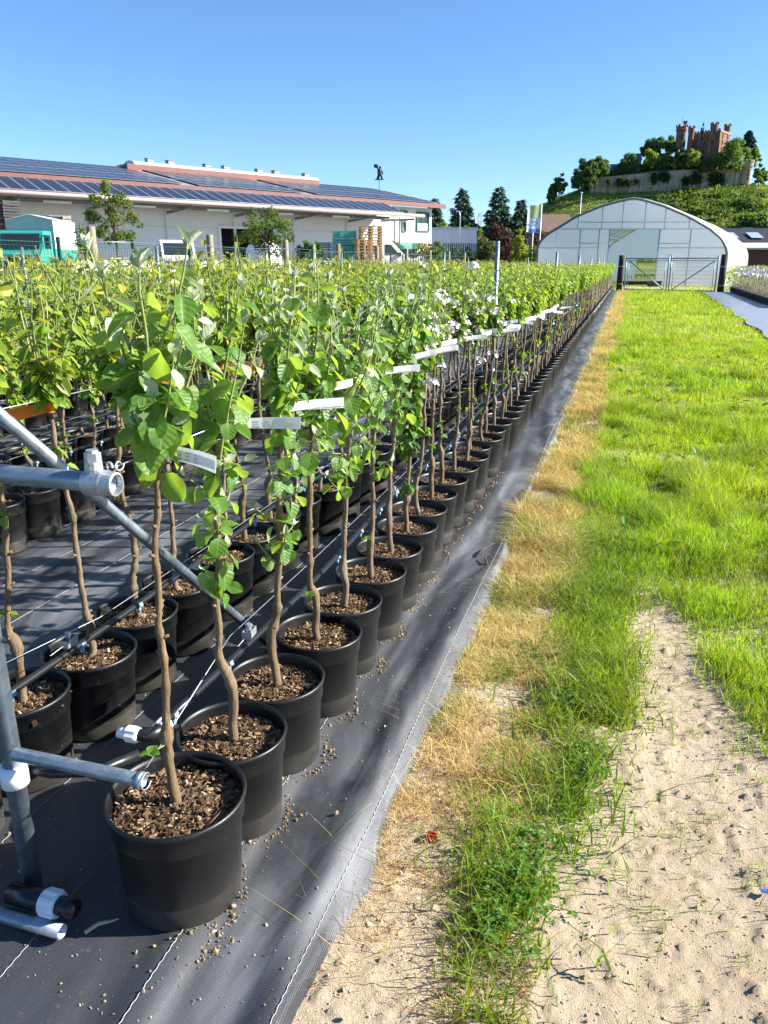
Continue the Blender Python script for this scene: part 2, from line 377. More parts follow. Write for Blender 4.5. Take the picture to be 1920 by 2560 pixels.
cc = t.ramp(a, [(0.25, (0.035, 0.022, 0.013)), (0.5, (0.12, 0.075, 0.042)), (0.68, (0.25, 0.17, 0.10)), (0.85, (0.36, 0.27, 0.17))])
soil_m = t.done(t.bsdf(t.mix(t.math('MULTIPLY', b, 0.35), cc, (0.10, 0.075, 0.035)), 0.92, 0, 0.2, t.math('ADD', a, v.outputs['Distance']), 0.9, 0.012))
chip_m = leafy('mulch_chips', 0.0, 0.9, spec=0.2)
t = NT('bark'); co = t.coord(); a = t.noise(55, 5, 0.65, t.scaled(co, (1, 1, 0.25))); b = t.noise(9, 4, 0.6, co)
oi = t.n('ShaderNodeObjectInfo').outputs['Random']
bc = t.mix(oi, t.ramp(a, [(0.3, (0.075, 0.046, 0.024)), (0.7, (0.22, 0.145, 0.075))]), t.ramp(a, [(0.3, (0.10, 0.074, 0.052)), (0.7, (0.27, 0.215, 0.155))]))
bark_m = t.done(t.bsdf(t.mix(t.math('MULTIPLY', b, 0.5), bc, (0.12, 0.085, 0.05)), 0.75, 0, 0.3, t.math('ADD', a, b), 0.8, 0.008))
twig_m = mat('green_twig', (0.20, 0.24, 0.07), 0.6, var=0.25, scale=30)
def big_leaf_mat(name, c0, c1, cback, trans, rough, vein=0.5, tc=(0.30, 0.44, 0.03)):
    t = NT(name); co = t.coord(); sp = t.n('ShaderNodeSeparateXYZ'); t.l(co, sp.inputs[0]); oi = t.n('ShaderNodeObjectInfo').outputs['Random']
    ay = t.math('ABSOLUTE', sp.outputs[1]); w = t.math('SUBTRACT', sp.outputs[0], t.math('MULTIPLY', ay, 0.75))
    veins = t.math('POWER', t.math('ABSOLUTE', t.math('SINE', t.math('MULTIPLY', w, 15.0))), 0.5)
    mid = t.math('MINIMUM', t.math('MULTIPLY', ay, 26.0), 1.0)
    h = t.math('MULTIPLY', veins, mid); n1 = t.noise(6, 4, 0.6, co)
    colr = t.mix(oi, c0, c1); colr = t.mix(t.math('MULTIPLY', n1, 0.4), colr, tuple(np.array(c0) * 0.7))
    colr = t.mix(t.math('MULTIPLY', t.math('SUBTRACT', 1.0, mid), 0.55), colr, (0.33, 0.42, 0.14))
    g = t.n('ShaderNodeNewGeometry'); colr = t.mix(g.outputs['Backfacing'], colr, cback)
    b = t.bsdf(colr, rough, 0, 0.5, t.math('ADD', h, t.math('MULTIPLY', n1, 0.6)), vein, 0.06)
    tr = t.n('ShaderNodeBsdfTranslucent'); t.l(t.mix(oi, tc, tuple(np.array(tc) * 0.75)), tr.inputs[0])
    mx = t.n('ShaderNodeMixShader'); mx.inputs[0].default_value = trans; t.l(b.outputs[0], mx.inputs[1]); t.l(tr.outputs[0], mx.inputs[2]); return t.done(mx)
quince_m = big_leaf_mat('quince_leaf', (0.055, 0.158, 0.022), (0.135, 0.26, 0.04), (0.28, 0.37, 0.16), 0.46, 0.46, 0.16, (0.43, 0.64, 0.05))
young_m = big_leaf_mat('young_leaf', (0.30, 0.40, 0.20), (0.50, 0.57, 0.40), (0.50, 0.56, 0.42), 0.30, 0.6, 0.08, (0.4, 0.5, 0.18))
leaf_m = leafy('tree_leaves', 0.42, 0.45, (1.65, 1.7, 0.48), 0.4, (0.35, (0.28, 0.36, 0.14)))
petal_m = mat('petal', (0.86, 0.80, 0.82), 0.6, var=0.06, scale=20, bump=0.05)
def tag_mat(name, c, tc):
    t = NT(name); co = t.coord(); b = t.bsdf(t.mix(t.math('MULTIPLY', t.noise(20, 4, 0.6, co), 0.3), c, tuple(np.array(c) * 0.85)), 0.42, 0, 0.5); tr = t.n('ShaderNodeBsdfTranslucent'); tr.inputs[0].default_value = tuple(tc) + (1,)
    mx = t.n('ShaderNodeMixShader'); mx.inputs[0].default_value = 0.4; t.l(b.outputs[0], mx.inputs[1]); t.l(tr.outputs[0], mx.inputs[2]); return t.done(mx)
tag_white = tag_mat('white_plastic_tag', (0.86, 0.87, 0.89), (0.9, 0.9, 0.9)); tag_orange = tag_mat('orange_plastic_tag', (0.88, 0.27, 0.02), (0.95, 0.36, 0.04))
tie_m = mat('black_tie', (0.012, 0.012, 0.013), 0.5)
print_m = mat('printed_ink', (0.42, 0.44, 0.50), 0.6)

# ---- pot, mulch
PR = 0.142
def pot_mesh(n):
    pr = [(0.001, 0.004), (0.112, 0.004), (0.116, 0.0), (0.120, 0.006), (0.131, 0.196), (0.1345, 0.198), (0.1365, 0.205), (0.1375, 0.246), (PR, 0.250), (PR + 0.0015, 0.257), (PR - 0.001, 0.262), (0.1365, 0.262), (0.1350, 0.250), (0.1300, 0.205), (0.128, 0.20)]
    if n > 30: pr.insert(4, (0.1232, 0.06)); pr.insert(5, (0.1222, 0.062)); pr.insert(6, (0.1232, 0.066))
    return MB().lathe(pr, n).mesh('pot', [pot_m], True)
pots = {'near': pot_mesh(56), 'mid': pot_mesh(24), 'far': pot_mesh(12)}
def soil_mesh(seed, n, rings):
    r = np.random.default_rng(seed); V = [[0, 0, 0.225]]; F3 = []; F4 = []
    for i in range(1, rings + 1):
        rr = 0.1335 * i / rings
        for j in range(n):
            a = 2 * math.pi * j / n; x, y = rr * math.cos(a), rr * math.sin(a)
            z = 0.224 + 0.018 * (fbm(np.array(x + seed), np.array(y), 28, seed, 3) - 0.5) + 0.012 * (fbm(np.array(x), np.array(y + seed), 90, seed, 2) - 0.5) + 0.006 * (1 - i / rings)
            V.append([x, y, float(z)])
    for j in range(n): F3.append([0, 1 + j, 1 + (j + 1) % n])
    for i in range(rings - 1):
        for j in range(n): a = 1 + i * n; F4.append([a + j, a + n + j, a + n + (j + 1) % n, a + (j + 1) % n])
    return mesh_np('soil', V, [np.array(F3), np.array(F4)] if F4 else [np.array(F3)], [soil_m], True)
def chips_mesh(seed, n):
    r = np.random.default_rng(seed); rr = 0.127 * np.sqrt(r.random(n)); a = r.random(n) * 2 * math.pi
    pos = np.stack([rr * np.cos(a), rr * np.sin(a), 0.2245 + 0.009 * r.random(n) + 0.004 * (1 - rr / 0.13)], 1)
    box = np.array([[x, y, z] for x in (-1, 1) for y in (-1, 1) for z in (-1, 1)]) * 0.5 * np.array([1, 0.7, 0.5]); box[[1, 5]] *= 0.6
    fc = np.array([[0, 1, 3, 2], [4, 6, 7, 5], [0, 4, 5, 1], [2, 3, 7, 6], [0, 2, 6, 4], [1, 5, 7, 3]])
    s = r.lognormal(math.log(0.0042), 0.5, (n, 1)) * np.stack([r.uniform(0.8, 2.4, n), np.ones(n), r.uniform(0.5, 1.1, n)], 1)
    D = rnd_dirs(r, n); D[:, 2] *= 0.4; N = rnd_dirs(r, n) * 0.5 + [0, 0, 1]
    base = np.array([[0.10, 0.06, 0.032], [0.20, 0.13, 0.075], [0.33, 0.235, 0.145], [0.045, 0.028, 0.017], [0.42, 0.33, 0.23]])[r.choice(5, n, p=[0.36, 0.25, 0.10, 0.27, 0.02])]
    v, f, c = scatter((box, fc), pos, frames(D, N), s, base * r.uniform(0.8, 1.2, (n, 1))); return mesh_np('mulch', v, [f], [chip_m], False, c)
soils = {'near': [soil_mesh(k + 2, 40, 12) for k in range(3)], 'mid': [soil_mesh(9, 20, 4)], 'far': [soil_mesh(11, 10, 1)]}
chips = {'near': [chips_mesh(k + 2, 1300) for k in range(3)], 'mid': [chips_mesh(9, 160)], 'far': None}

# ---- stems
def stem_path(r, lean=(0, 0), top=1.08, kink=0.02, z0=0.225, ka=None, zk=None):
    zk = zk or r.uniform(0.34, 0.42); ka = r.uniform(0, 6.28) if ka is None else ka; kx, ky = kink * math.cos(ka), kink * math.sin(ka)
    zs = np.concatenate([[z0 - 0.02, z0, z0 + 0.02], np.linspace(z0 + 0.05, zk, 4), [zk + 0.015, zk + 0.03, zk + 0.055], np.linspace(zk + 0.1, top, 16)])
    u = np.clip((zs - zk) / (top - zk), 0, 1); g = np.clip((zs - zk + 0.015) / 0.05, 0, 1)
    nx = np.cumsum(r.normal(0, 0.0034, len(zs))); ny = np.cumsum(r.normal(0, 0.0034, len(zs)))
    x = -kx * 0.5 * np.clip((zs - z0) / (zk - z0), 0, 1) + kx * 1.3 * g + lean[0] * u + nx; y = -ky * 0.5 * np.clip((zs - z0) / (zk - z0), 0, 1) + ky * 1.3 * g + lean[1] * u + ny
    rad = np.interp(zs, [z0 - 0.02, z0 + 0.02, zk - 0.03, zk + 0.01, zk + 0.05, 0.7, top], [0.0160, 0.0122, 0.0112, 0.0138, 0.0084, 0.0074, 0.0058])
    rad = rad * (1 + 0.05 * r.normal(size=len(zs))); return np.stack([x, y, zs], 1), rad
def stem_mb(mb, r, P, rad, n, nodes=16):
    # bark nodes: densify the path with small swellings
    zz = np.linspace(P[0, 2], P[-1, 2], 64 if n > 7 else 26); Q = np.stack([np.interp(zz, P[:, 2], P[:, 0]), np.interp(zz, P[:, 2], P[:, 1]), zz], 1); R = np.interp(zz, P[:, 2], rad)
    if n > 5:
        for z in r.uniform(0.34, P[-1, 2] - 0.03, nodes): R = R * (1 + 0.30 * np.exp(-((zz - z) / 0.010) ** 2))
    mb.tube(Q, R, n)
    if n > 7:
        for z in r.uniform(0.34, P[-1, 2] - 0.05, nodes):      # pruned spurs
            p = np.array([np.interp(z, P[:, 2], P[:, 0]), np.interp(z, P[:, 2], P[:, 1]), z]); a = r.uniform(0, 6.28); d = np.array([math.cos(a), math.sin(a), 0.5])
            mb.tube([p, p + d * 0.012, p + d * 0.018], [0.005, 0.0042, 0.0030], 6)
    return mb
def along(P, z): return np.array([np.interp(z, P[:, 2], P[:, 0]), np.interp(z, P[:, 2], P[:, 1]), z])
def shoot(r, p0, d0, length, nleaf, up=0.6):
    """curving shoot: path, leaf attachment points with direction of the shoot there"""
    n = 7; p = [np.asarray(p0, float)]; d = np.asarray(d0, float); d /= np.linalg.norm(d); ds = [d]
    for i in range(n):
        d = d + np.array([0, 0, up / n]) + r.normal(0, 0.07, 3); d /= np.linalg.norm(d); p.append(p[-1] + d * length / n); ds.append(d)
    p = np.array(p); ds = np.array(ds); ts = (np.arange(nleaf) + 0.6 + r.uniform(-0.2, 0.2, nleaf)) / (nleaf + 0.3) * n; ts = np.clip(ts, 0.2, n - 0.05); i = ts.astype(int); fr = (ts - i)[:, None]
    return p, p[i] * (1 - fr) + p[i + 1] * fr, ds[i], ts / n
def leaf_dirs(r, sd, k0, n, out=0.9, droop=-0.1):
    """phyllotaxis around the shoot direction"""
    D = []; N = []
    for k in range(n):
        a = (k0 + k) * 2.4 + r.normal(0, 0.35); d = sd[k]; u = np.cross(d, [0.3, 0.9, 0.1]); u /= np.linalg.norm(u) + 1e-9; w = np.cross(d, u)
        o = math.cos(a) * u + math.sin(a) * w; q = d * r.uniform(-0.1, 0.45) + o * out + np.array([0, 0, droop - r.uniform(0.0, 0.7)]) + r.normal(0, 0.12, 3)
        D.append(q); N.append(o * 0.75 + np.array([0.15, -0.1, 0.75]) + r.normal(0, 0.35, 3))
    return np.array(D), np.array(N)

rp = lambda t: (np.sin(math.pi * np.clip(t, 0, 1) ** 0.80) ** 0.50)
yp = lambda t: (np.sin(math.pi * np.clip(t, 0, 1) ** 0.9) ** 0.9)
big_leaves = [mesh_np('leaf', *(lambda v, f: (v, [f]))(*leaf_tpl(9, 3, w, fo, dr, wv, rp, s)), [quince_m], True) for s, (w, fo, dr, wv) in enumerate([(0.86, 0.22, 0.35, 0.10), (0.80, 0.40, 0.20, 0.12), (0.90, 0.10, 0.5, 0.14), (0.76, 0.6, 0.3, 0.08), (0.84, 0.3, 0.12, 0.16)])]
young_leaves = [mesh_np('leaf', *(lambda v, f: (v, [f]))(*leaf_tpl(6, 2, w, fo, dr, 0.1, yp, s)), [young_m], True) for s, (w, fo, dr) in enumerate([(0.55, 0.5, -0.25), (0.48, 0.9, 0.1), (0.62, 0.4, 0.4)])]
TPL6 = leaf_tpl(3, 1, 0.60, 0.35, 0.35); TPL4 = leaf_tpl(2, 1, 0.62, 0.3, 0.3); TPLN = leaf_tpl(3, 1, 0.46, 0.4, 0.5); TPLD = leaf_tpl(2, 1, 0.62, 0.3, 0.3, 0, lambda t: 1.0 if 0.2 < t < 0.8 else 0.05)

# ---- blossom cluster: flowers of five cupped petals with a few buds
def blossom_mesh(seed):
    r = np.random.default_rng(seed); parts = []; tp = leaf_tpl(2, 1, 0.8, 0.35, -0.5, 0.05)
    for k in range(7):
        c = rnd_dirs(r, 1)[0] * 0.026; c[2] = abs(c[2]); ax = c / 0.026 + np.array([0, 0, 0.3]); Rf = frame_of(ax, (0.2, 0.4, 0.9))
        for j in range(5):
            a = 2 * math.pi * j / 5; d = Rf @ np.array([0.35, math.cos(a), math.sin(a)]); parts.append(scatter(tp, c[None], frames(d[None], Rf[:, 0][None]), np.array([r.uniform(0.015, 0.02)]), np.ones((1, 3))))
    v, f, c = merge(parts); return mesh_np('blossom_cluster', v, f, [petal_m], True)
blossoms = [blossom_mesh(s) for s in range(3)]

# ---- label strips tied to the stem
def tag_mesh(seed, m):
    r = np.random.default_rng(seed); L = r.uniform(0.11, 0.155); n = 8; s = np.linspace(0, 1, n); bend = r.normal(0, 0.32); w = 0.0135; mb = MB()
    for off in (0.0, 0.0035):
        x = 0.006 + s * L; y = bend * L * s * s + off + 0.004 * np.sin(s * 3 + seed); z = 0.22 * L * s * r.normal(0.1, 0.3)
        V = []
        for i in range(n): V += [[x[i], y[i], z[i] - w], [x[i], y[i], z[i] + w], [x[i], y[i] + 0.0009, z[i] + w], [x[i], y[i] + 0.0009, z[i] - w]]
        F = []
        for i in range(n - 1):
            b = i * 4
            for j in range(4): F.append([b + j, b + (j + 1) % 4, b + 4 + (j + 1) % 4, b + 4 + j])
        F += [[0, 3, 2, 1], [(n - 1) * 4, (n - 1) * 4 + 1, (n - 1) * 4 + 2, (n - 1) * 4 + 3]]; mb.add(V, [np.array(F)])
    for q in range(3):
        for i in range(1, 5):
            xm, ym, zm = (x[i] + x[i + 1]) / 2, (y[i] + y[i + 1]) / 2, (z[i] + z[i + 1]) / 2
            mb.box((xm, ym - 0.0041 if off else ym, zm + 0.008 - 0.007 * q), (L * r.uniform(0.06, 0.12), 0.0006, 0.0022), frame_of((x[i + 1] - x[i], y[i + 1] - y[i], z[i + 1] - z[i])), 2)
    mb.tube([[0, 0, -0.016], [0, 0, 0.014]], 0.0125, 10); mb.tube([[0, 0, -0.03], [0, 0, -0.02]], 0.0135, 10, mi=1)
    return mb.mesh('label_tag', [m, tie_m, print_m])
tags_w = [tag_mesh(s, tag_white) for s in range(4)]; tags_o = [tag_mesh(s + 9, tag_orange) for s in range(3)]

# ---- crowns of the ordinary trees, one mesh per variety (kept as a mass: single leaves are too small to pick apart)
KINDS = {  # leaf colour, tip colour, leaf length, template, crown bottom, crown top
    'quince': ((0.075, 0.165, 0.024), (0.34, 0.42, 0.22), 0.066, leaf_tpl(4, 1, 0.82, 0.3, 0.3, 0, rp), 0.58, 1.42),
    'pear': ((0.148, 0.235, 0.028), (0.36, 0.35, 0.05), 0.070, TPL6, 0.64, 1.50),
    'whip': ((0.155, 0.245, 0.028), (0.42, 0.38, 0.06), 0.066, TPL6, 1.10, 1.52),
    'cherry': ((0.125, 0.205, 0.028), (0.42, 0.27, 0.05), 0.080, TPLN, 0.62, 1.56),
    'apple': ((0.125, 0.225, 0.03), (0.28, 0.33, 0.08), 0.060, TPL6, 0.98, 1.42),
    'plum': ((0.19, 0.285, 0.028), (0.34, 0.36, 0.05), 0.062, TPL6, 0.95, 1.46)}
def crown(kind, seed, lod, lean=(0, 0)):
    """returns twig MB, leaf (V, F, C), stem path and radii, blossom places"""
    lc, tc, ls, tpl, zb, zt = KINDS[kind]; r = np.random.default_rng(seed); top = r.uniform(1.02, 1.16); P, rad = stem_path(r, (lean[0] + r.normal(0, 0.025), lean[1] + r.normal(0, 0.025)), top, r.uniform(0.010, 0.028))
    if lod == 'far': tpl = TPLD
    nsh = {'near': 19, 'mid': 18, 'far': 15}[lod]; nl = {'near': 13, 'mid': 12, 'far': 9}[lod]; sz = {'near': 1.0, 'mid': 1.05, 'far': 1.35}[lod]
    parts = []; mb = MB(); flowers = []; n0 = 0
    for k in range(nsh):
        u = (k + r.random()) / nsh; z = zb + (top - zb) * (u ** 0.75); p = along(P, z); a = k * 2.4 + r.normal(0, 0.4); tall = 0.5 + 0.7 * u
        L = (0.07 + 0.10 * r.random()) * (0.6 + 0.8 * u)
        if u > 0.7: L = max(L, (zt - z) * r.uniform(0.65, 1.1))
        d = np.array([math.cos(a), math.sin(a), tall * r.uniform(1.1, 2.4)])
        path, lp, sd, ts = shoot(r, p, d, L, nl, 0.9)
        if lod != 'far' or u > 0.75: mb.tube(path, np.linspace(0.0042, 0.0014, len(path)), 4 if lod != 'near' else 5, False)
        D, N = leaf_dirs(r, sd, n0, nl, 0.9, -0.15); n0 += nl
        s = ls * sz * r.uniform(0.6, 1.15, nl) * (1 - 0.35 * ts); w = np.clip((ts - 0.55) * 2.2, 0, 1)[:, None] * r.uniform(0.4, 1, (nl, 1))
        col = jitter(r, nl, lc, 0.2, 0.10) * (1 - w) + jitter(r, nl, tc, 0.2, 0.12) * w
        parts.append(scatter(tpl, lp + D / np.linalg.norm(D, axis=1, keepdims=True) * 0.008, frames(D, N), s, col))
        if kind == 'apple' and r.random() < 0.75: flowers += [tuple(path[4] + rnd_dirs(r, 1)[0] * 0.03), tuple(path[-2])] if r.random() < 0.5 else [tuple(path[3])]
    for k in range(3):                                       # tufts on the bare stem
        p = along(P, r.uniform(0.40, zb)); a = r.uniform(0, 6.28); d = np.array([math.cos(a), math.sin(a), 0.6]); n = 5
        D, N = leaf_dirs(r, np.repeat((d / np.linalg.norm(d))[None], n, 0), k, n); parts.append(scatter(tpl, np.repeat((p + d * 0.012)[None], n, 0), frames(D, N), ls * r.uniform(0.4, 0.75, n), jitter(r, n, np.array(lc) * 1.15, 0.15)))
    return mb, merge(parts), P, rad, flowers
def variety(kind, seed, lod):
    mb, (v, f, c), P, rad, fl = crown(kind, seed, lod); r = np.random.default_rng(seed + 500)
    sm = stem_mb(MB(), r, P, rad, 10 if lod == 'near' else 6).mesh('stem', [bark_m], True)
    tw = mb.mesh('twigs', [twig_m], True); return dict(stem=sm, twig=tw, crown=mesh_np('crown', v, f, [leaf_m], False, c), fl=fl, P=P, kind=kind)
VAR = {}
for kd, nn in (('quince', 3), ('pear', 5), ('cherry', 4), ('whip', 4), ('apple', 4), ('plum', 4)):
    for lod in ('near', 'mid'):
        VAR[kd, lod] = [variety(kd, 100 * len(VAR) + s, lod) for s in range(nn)]

# ---- positions
PAIRS = [-1.21, -3.33, -5.45, -7.57]; ROWS = []
for k, cx in enumerate(PAIRS): ROWS += [cx + 0.33, cx - 0.33]
ROWNAME = ['row beside the grass', 'second row from the grass', 'third row from the grass', 'fourth row from the grass', 'fifth row from the grass', 'sixth row from the grass', 'seventh row from the grass', 'last row along the wooden posts']
FIRST = [1.28, 1.26, 1.9, 1.75, 2.1, 2.0, 2.2, 2.1]
spots = []
for ri, x in enumerate(ROWS):
    y = FIRST[ri]; k = 0
    while y < 46.5:
        jx, jy = rng.normal(0, 0.012), rng.normal(0, 0.012)
        ok = any(in_view((x, y, z), 200)[0] for z in (0.1, 0.7, 1.4)); d = in_view((x, y, 0.8))[1]
        if ok: spots.append([ri, k, x + jx, y + jy, d]); k += 1
        y += 0.286
# how large each shows: the rows further back are partly hidden behind the rows before them
spots.sort(key=lambda s: s[4] * (1.0 + 0.10 * s[0])); single = spots[:296]; mass = spots[296:]
single.sort(key=lambda s: (s[0], s[1]))
def kind_of(ri, k, y):
    if ri == 0: return 'quince' if k < 8 else ('apple' if k < 17 else ('plum' if (k // 9) % 3 != 1 else 'apple'))
    if ri == 1: return 'whip' if k < 12 else ('apple' if k < 20 else 'plum')
    if ri in (2, 3): return 'pear' if y < 15 else 'plum'
    return 'cherry' if (k // 8 + ri) % 2 == 0 else 'pear'
KN = {'quince': 'quince', 'apple': 'apple', 'pear': 'pear', 'cherry': 'cherry', 'whip': 'pear', 'plum': 'plum'}
LOOK = {'quince': 'round grey-green leaves', 'apple': 'bright leaves', 'pear': 'yellow-green leaves', 'cherry': 'reddish shoot tips', 'whip': 'bare stem under yellow-green leaves', 'plum': 'light green leaves'}
# the trees at the head of the first row, modelled leaf by leaf: lean, crown bottom, top, leaf length, shoots, kink
HERO = {0: dict(lean=(0.035, 0.0), zb=1.06, top=1.22, ztop=1.465, ls=0.074, nlong=7, nshort=6, nl=9, kink=0.006, low=1, ka=0.5),
        1: dict(lean=(0.02, 0.02), zb=0.64, top=1.13, ztop=1.37, ls=0.058, nlong=6, nshort=13, nl=8, kink=0.019, low=0, ka=3.4),
        2: dict(lean=(0.045, 0.0), zb=0.58, top=1.22, ztop=1.38, ls=0.057, nlong=9, nshort=14, nl=8, kink=0.015, low=0, ka=0.2),
        3: dict(lean=(0.03, 0.03), zb=0.80, top=1.12, ztop=1.42, ls=0.066, nlong=9, nshort=9, nl=9, kink=0.020, low=1, ka=3.3),
        4: dict(lean=(0.04, -0.03), zb=0.62, top=1.1, ztop=1.38, ls=0.062, nlong=9, nshort=10, nl=8, kink=0.014, low=0, ka=2.6),
        5: dict(lean=(0.03, 0.0), zb=0.66, top=1.08, ztop=1.38, ls=0.058, nlong=8, nshort=9, nl=8, kink=0.010, low=1, ka=1.0),
        6: dict(lean=(0.035, 0.02), zb=0.76, top=1.1, ztop=1.39, ls=0.060, nlong=8, nshort=8, nl=8, kink=0.02, low=0, ka=2.0)}
def put_leaf(tree, r, me, p, d, n, s):
    o = bpy.data.objects.new('leaf', me); R = frame_of(d, n); M4 = Matrix.Identity(4)
    for i in range(3):
        for j in range(3): M4[i][j] = R[i][j] * s
        M4[i][3] = p[i]
    o.matrix_basis = M4; link(o, tree)
def hero_tree(tree, k, h):
    r = np.random.default_rng(40 + k); P, rad = stem_path(r, h['lean'], h['top'], h['kink'], ka=h['ka']); rad = rad * (1.0 if k == 0 else 1.05)
    stem_mb(MB(), r, P, rad, 14, 12).build('stem', [bark_m], tree, True); tw = MB(); n0 = 0
    for s in range(h['nlong'] + h['nshort']):
        lng = s < h['nlong']; a = s * 2.4 + r.normal(0, 0.3)
        if lng: z = h['top'] - 0.22 * (s + r.random()) / h['nlong']; L = max(0.17, (h['ztop'] - z) * (r.uniform(0.9, 1.08) if s < 2 else r.uniform(0.5, 0.9))); d = np.array([math.cos(a), math.sin(a), r.uniform(1.1, 2.5)]); nl = h['nl']; up = 1.0
        else: u = (s - h['nlong'] + r.random()) / h['nshort']; z = h['zb'] + (h['top'] - h['zb']) * u; L = r.uniform(0.035, 0.10); d = np.array([math.cos(a), math.sin(a), r.uniform(0.1, 0.8)]); nl = 4; up = 0.4
        p = along(P, z); path, lp, sd, ts = shoot(r, p, d, L, nl, up); tw.tube(path, np.linspace(0.0042 if lng else 0.0028, 0.0016, len(path)), 6, False)
        D, N = leaf_dirs(r, sd, n0, nl, 1.0, -0.25); n0 += nl
        for i in range(nl):
            dd = D[i] / np.linalg.norm(D[i]); st = lp[i]; pe = st + dd * 0.014; tw.tube([st, pe], [0.0012, 0.001], 4, False)
            yng = ts[i] > (0.80 if lng else 0.9) and r.random() < 0.7
            put_leaf(tree, r, young_leaves[r.integers(3)] if yng else big_leaves[r.integers(5)], pe, dd + np.array([0, 0, -0.45 * (1 - ts[i])]), N[i], h['ls'] * r.uniform(0.66, 1.12) * (1 - 0.22 * ts[i]))
        for i in range(4 if lng else 2):                       # pale felted leaves at the shoot tip
            a2 = i * 2.0 + r.random(); dd = sd[-1] * 1.0 + 0.75 * np.array([math.cos(a2), math.sin(a2), 0.1]); put_leaf(tree, r, young_leaves[r.integers(3)], path[-1] + sd[-1] * 0.002 * i, dd, sd[-1] + r.normal(0, 0.2, 3), h['ls'] * r.uniform(0.32, 0.62))
    for s in range(h['low']):
        p = along(P, 0.40); tip = p + np.array([0.0, -0.05, 0.03]) + r.normal(0, 0.01, 3); tw.tube([p, tip], [0.002, 0.0012], 5, False)
        for i in range(5):
            a2 = i * 1.9; put_leaf(tree, r, big_leaves[i % 5], tip, np.array([math.cos(a2), math.sin(a2), 0.3]), (0, 0, 1), 0.024)
    tag(tw.build('twigs', [twig_m], tree, True), kind='stuff'); return P
def place_tree(ri, k, x, y, d):
    kd = kind_of(ri, k, y); hero = ri == 0 and k in HERO
    lod = 'near' if d < 7 else 'mid'; base = (x, y, 0.036 + 0.003)
    tr = empty('potted_tree', base, 0.0); r = np.random.default_rng(ri * 1000 + k + 31); g = f'potted trees in the {ROWNAME[ri]}'
    if hero: lab = f'{ORD[k]} potted {KN[kd]} tree in the {ROWNAME[ri]}, big round leaves'
    elif kd == 'apple' and k < 17 and ri == 0: lab = f'{ORD[k]} potted tree in the {ROWNAME[ri]}, white blossom'
    elif k < 20 and ri < 4: lab = f'{ORD[k]} potted tree in the {ROWNAME[ri]}, {LOOK[kd]}'
    else: lab = f'slim potted tree with {LOOK[kd]}, far along the {ROWNAME[ri]}' if ri < 4 else f'slim potted tree with {LOOK[kd]} in the {ROWNAME[ri]}'
    tag(tr, lab, 'potted tree', g)
    pl = 'near' if d < 5.5 else ('mid' if d < 14 else 'far'); rz = r.uniform(0, 6.28)
    (lambda o: setattr(o, 'rotation_euler', (r.normal(0, 0.006), r.normal(0, 0.006), rz)))(obj('pot', pots[pl], tr)); obj('soil', soils[pl][r.integers(len(soils[pl]))], tr, rz=rz)
    if chips[pl]: tag(obj('mulch', chips[pl][r.integers(len(chips[pl]))], tr, rz=r.uniform(0, 6.28)), kind='stuff')
    if hero: P = hero_tree(tr, k, HERO[k]); rz = 0.0
    else:
        v = VAR[kd, lod][r.integers(len(VAR[kd, lod]))]; P = v['P']; sc = r.uniform(0.93, 1.05)
        for nm, key in (('stem', 'stem'), ('twigs', 'twig'), ('crown', 'crown')):
            o = obj(nm, v[key], tr, rz=rz); o.scale = (1, 1, sc if key != 'stem' else 1.0)
            if key != 'stem': tag(o, kind='stuff'); o.scale = (1, 1, 1)
        c, s = math.cos(rz), math.sin(rz)
        if kd == 'apple':
            extra = [tuple(along(P, r.uniform(0.78, 1.2)) + np.array([r.normal(0, 0.05), r.normal(0, 0.05), 0])) for _ in range(9)] if ri == 0 and k < 15 else []
            for q, p in enumerate(v['fl'] + extra):
                if d < 12 and (r.random() < (0.42 if k < 16 and ri == 0 else 0.05)):
                    o = obj('blossom_cluster', blossoms[q % 3], tr, (c * p[0] - s * p[1], s * p[0] + c * p[1], p[2]), r.uniform(0, 6.28)); o.scale = (r.uniform(0.8, 1.2),) * 3
    if ri == 0 and k == 0:                                     # the first pot is a size larger
        for ch in tr.children:
            if ch.name.split('.')[0] in ('pot', 'soil', 'mulch'): ch.scale = (1.10, 1.10, 1.04)
    # label strips
    want = (ri == 0 and (k < 34)) or (ri == 1 and (min(abs(y - q) for q in (1.71, 2.02, 2.78, 4.4)) < 0.15 or (k > 12 and k % 4 == 0)) and k < 22) or (ri == 3 and k < 14 and k % 2 == 0) or (ri in (4, 5) and k % 5 == 2 and k < 20)
    if want and d < 12:
        zt = {0: 1.06 - 0.006 * k, 1: 1.06, 3: 1.06}.get(ri, 1.0); p = along(P, min(zt, P[-1, 2] - 0.02)); c, s = math.cos(rz), math.sin(rz)
        me = (tags_o if ri in (1, 3) else tags_w); a = (math.pi / 2 - 0.30 + r.normal(0, 0.16) if (ri == 0 and k > 0) else YAW + r.normal(0.1, 0.25) + (math.pi if r.random() < 0.4 and k > 0 else 0))
        o = obj('label_tag', me[r.integers(len(me))], tr, (c * p[0] - s * p[1], s * p[0] + c * p[1], p[2]), a); o.rotation_euler[1] = r.normal(-0.05, 0.12)
        if ri == 0 and k > 0: o.scale = (1.4, 1, 0.85)
for s in single: place_tree(*s)

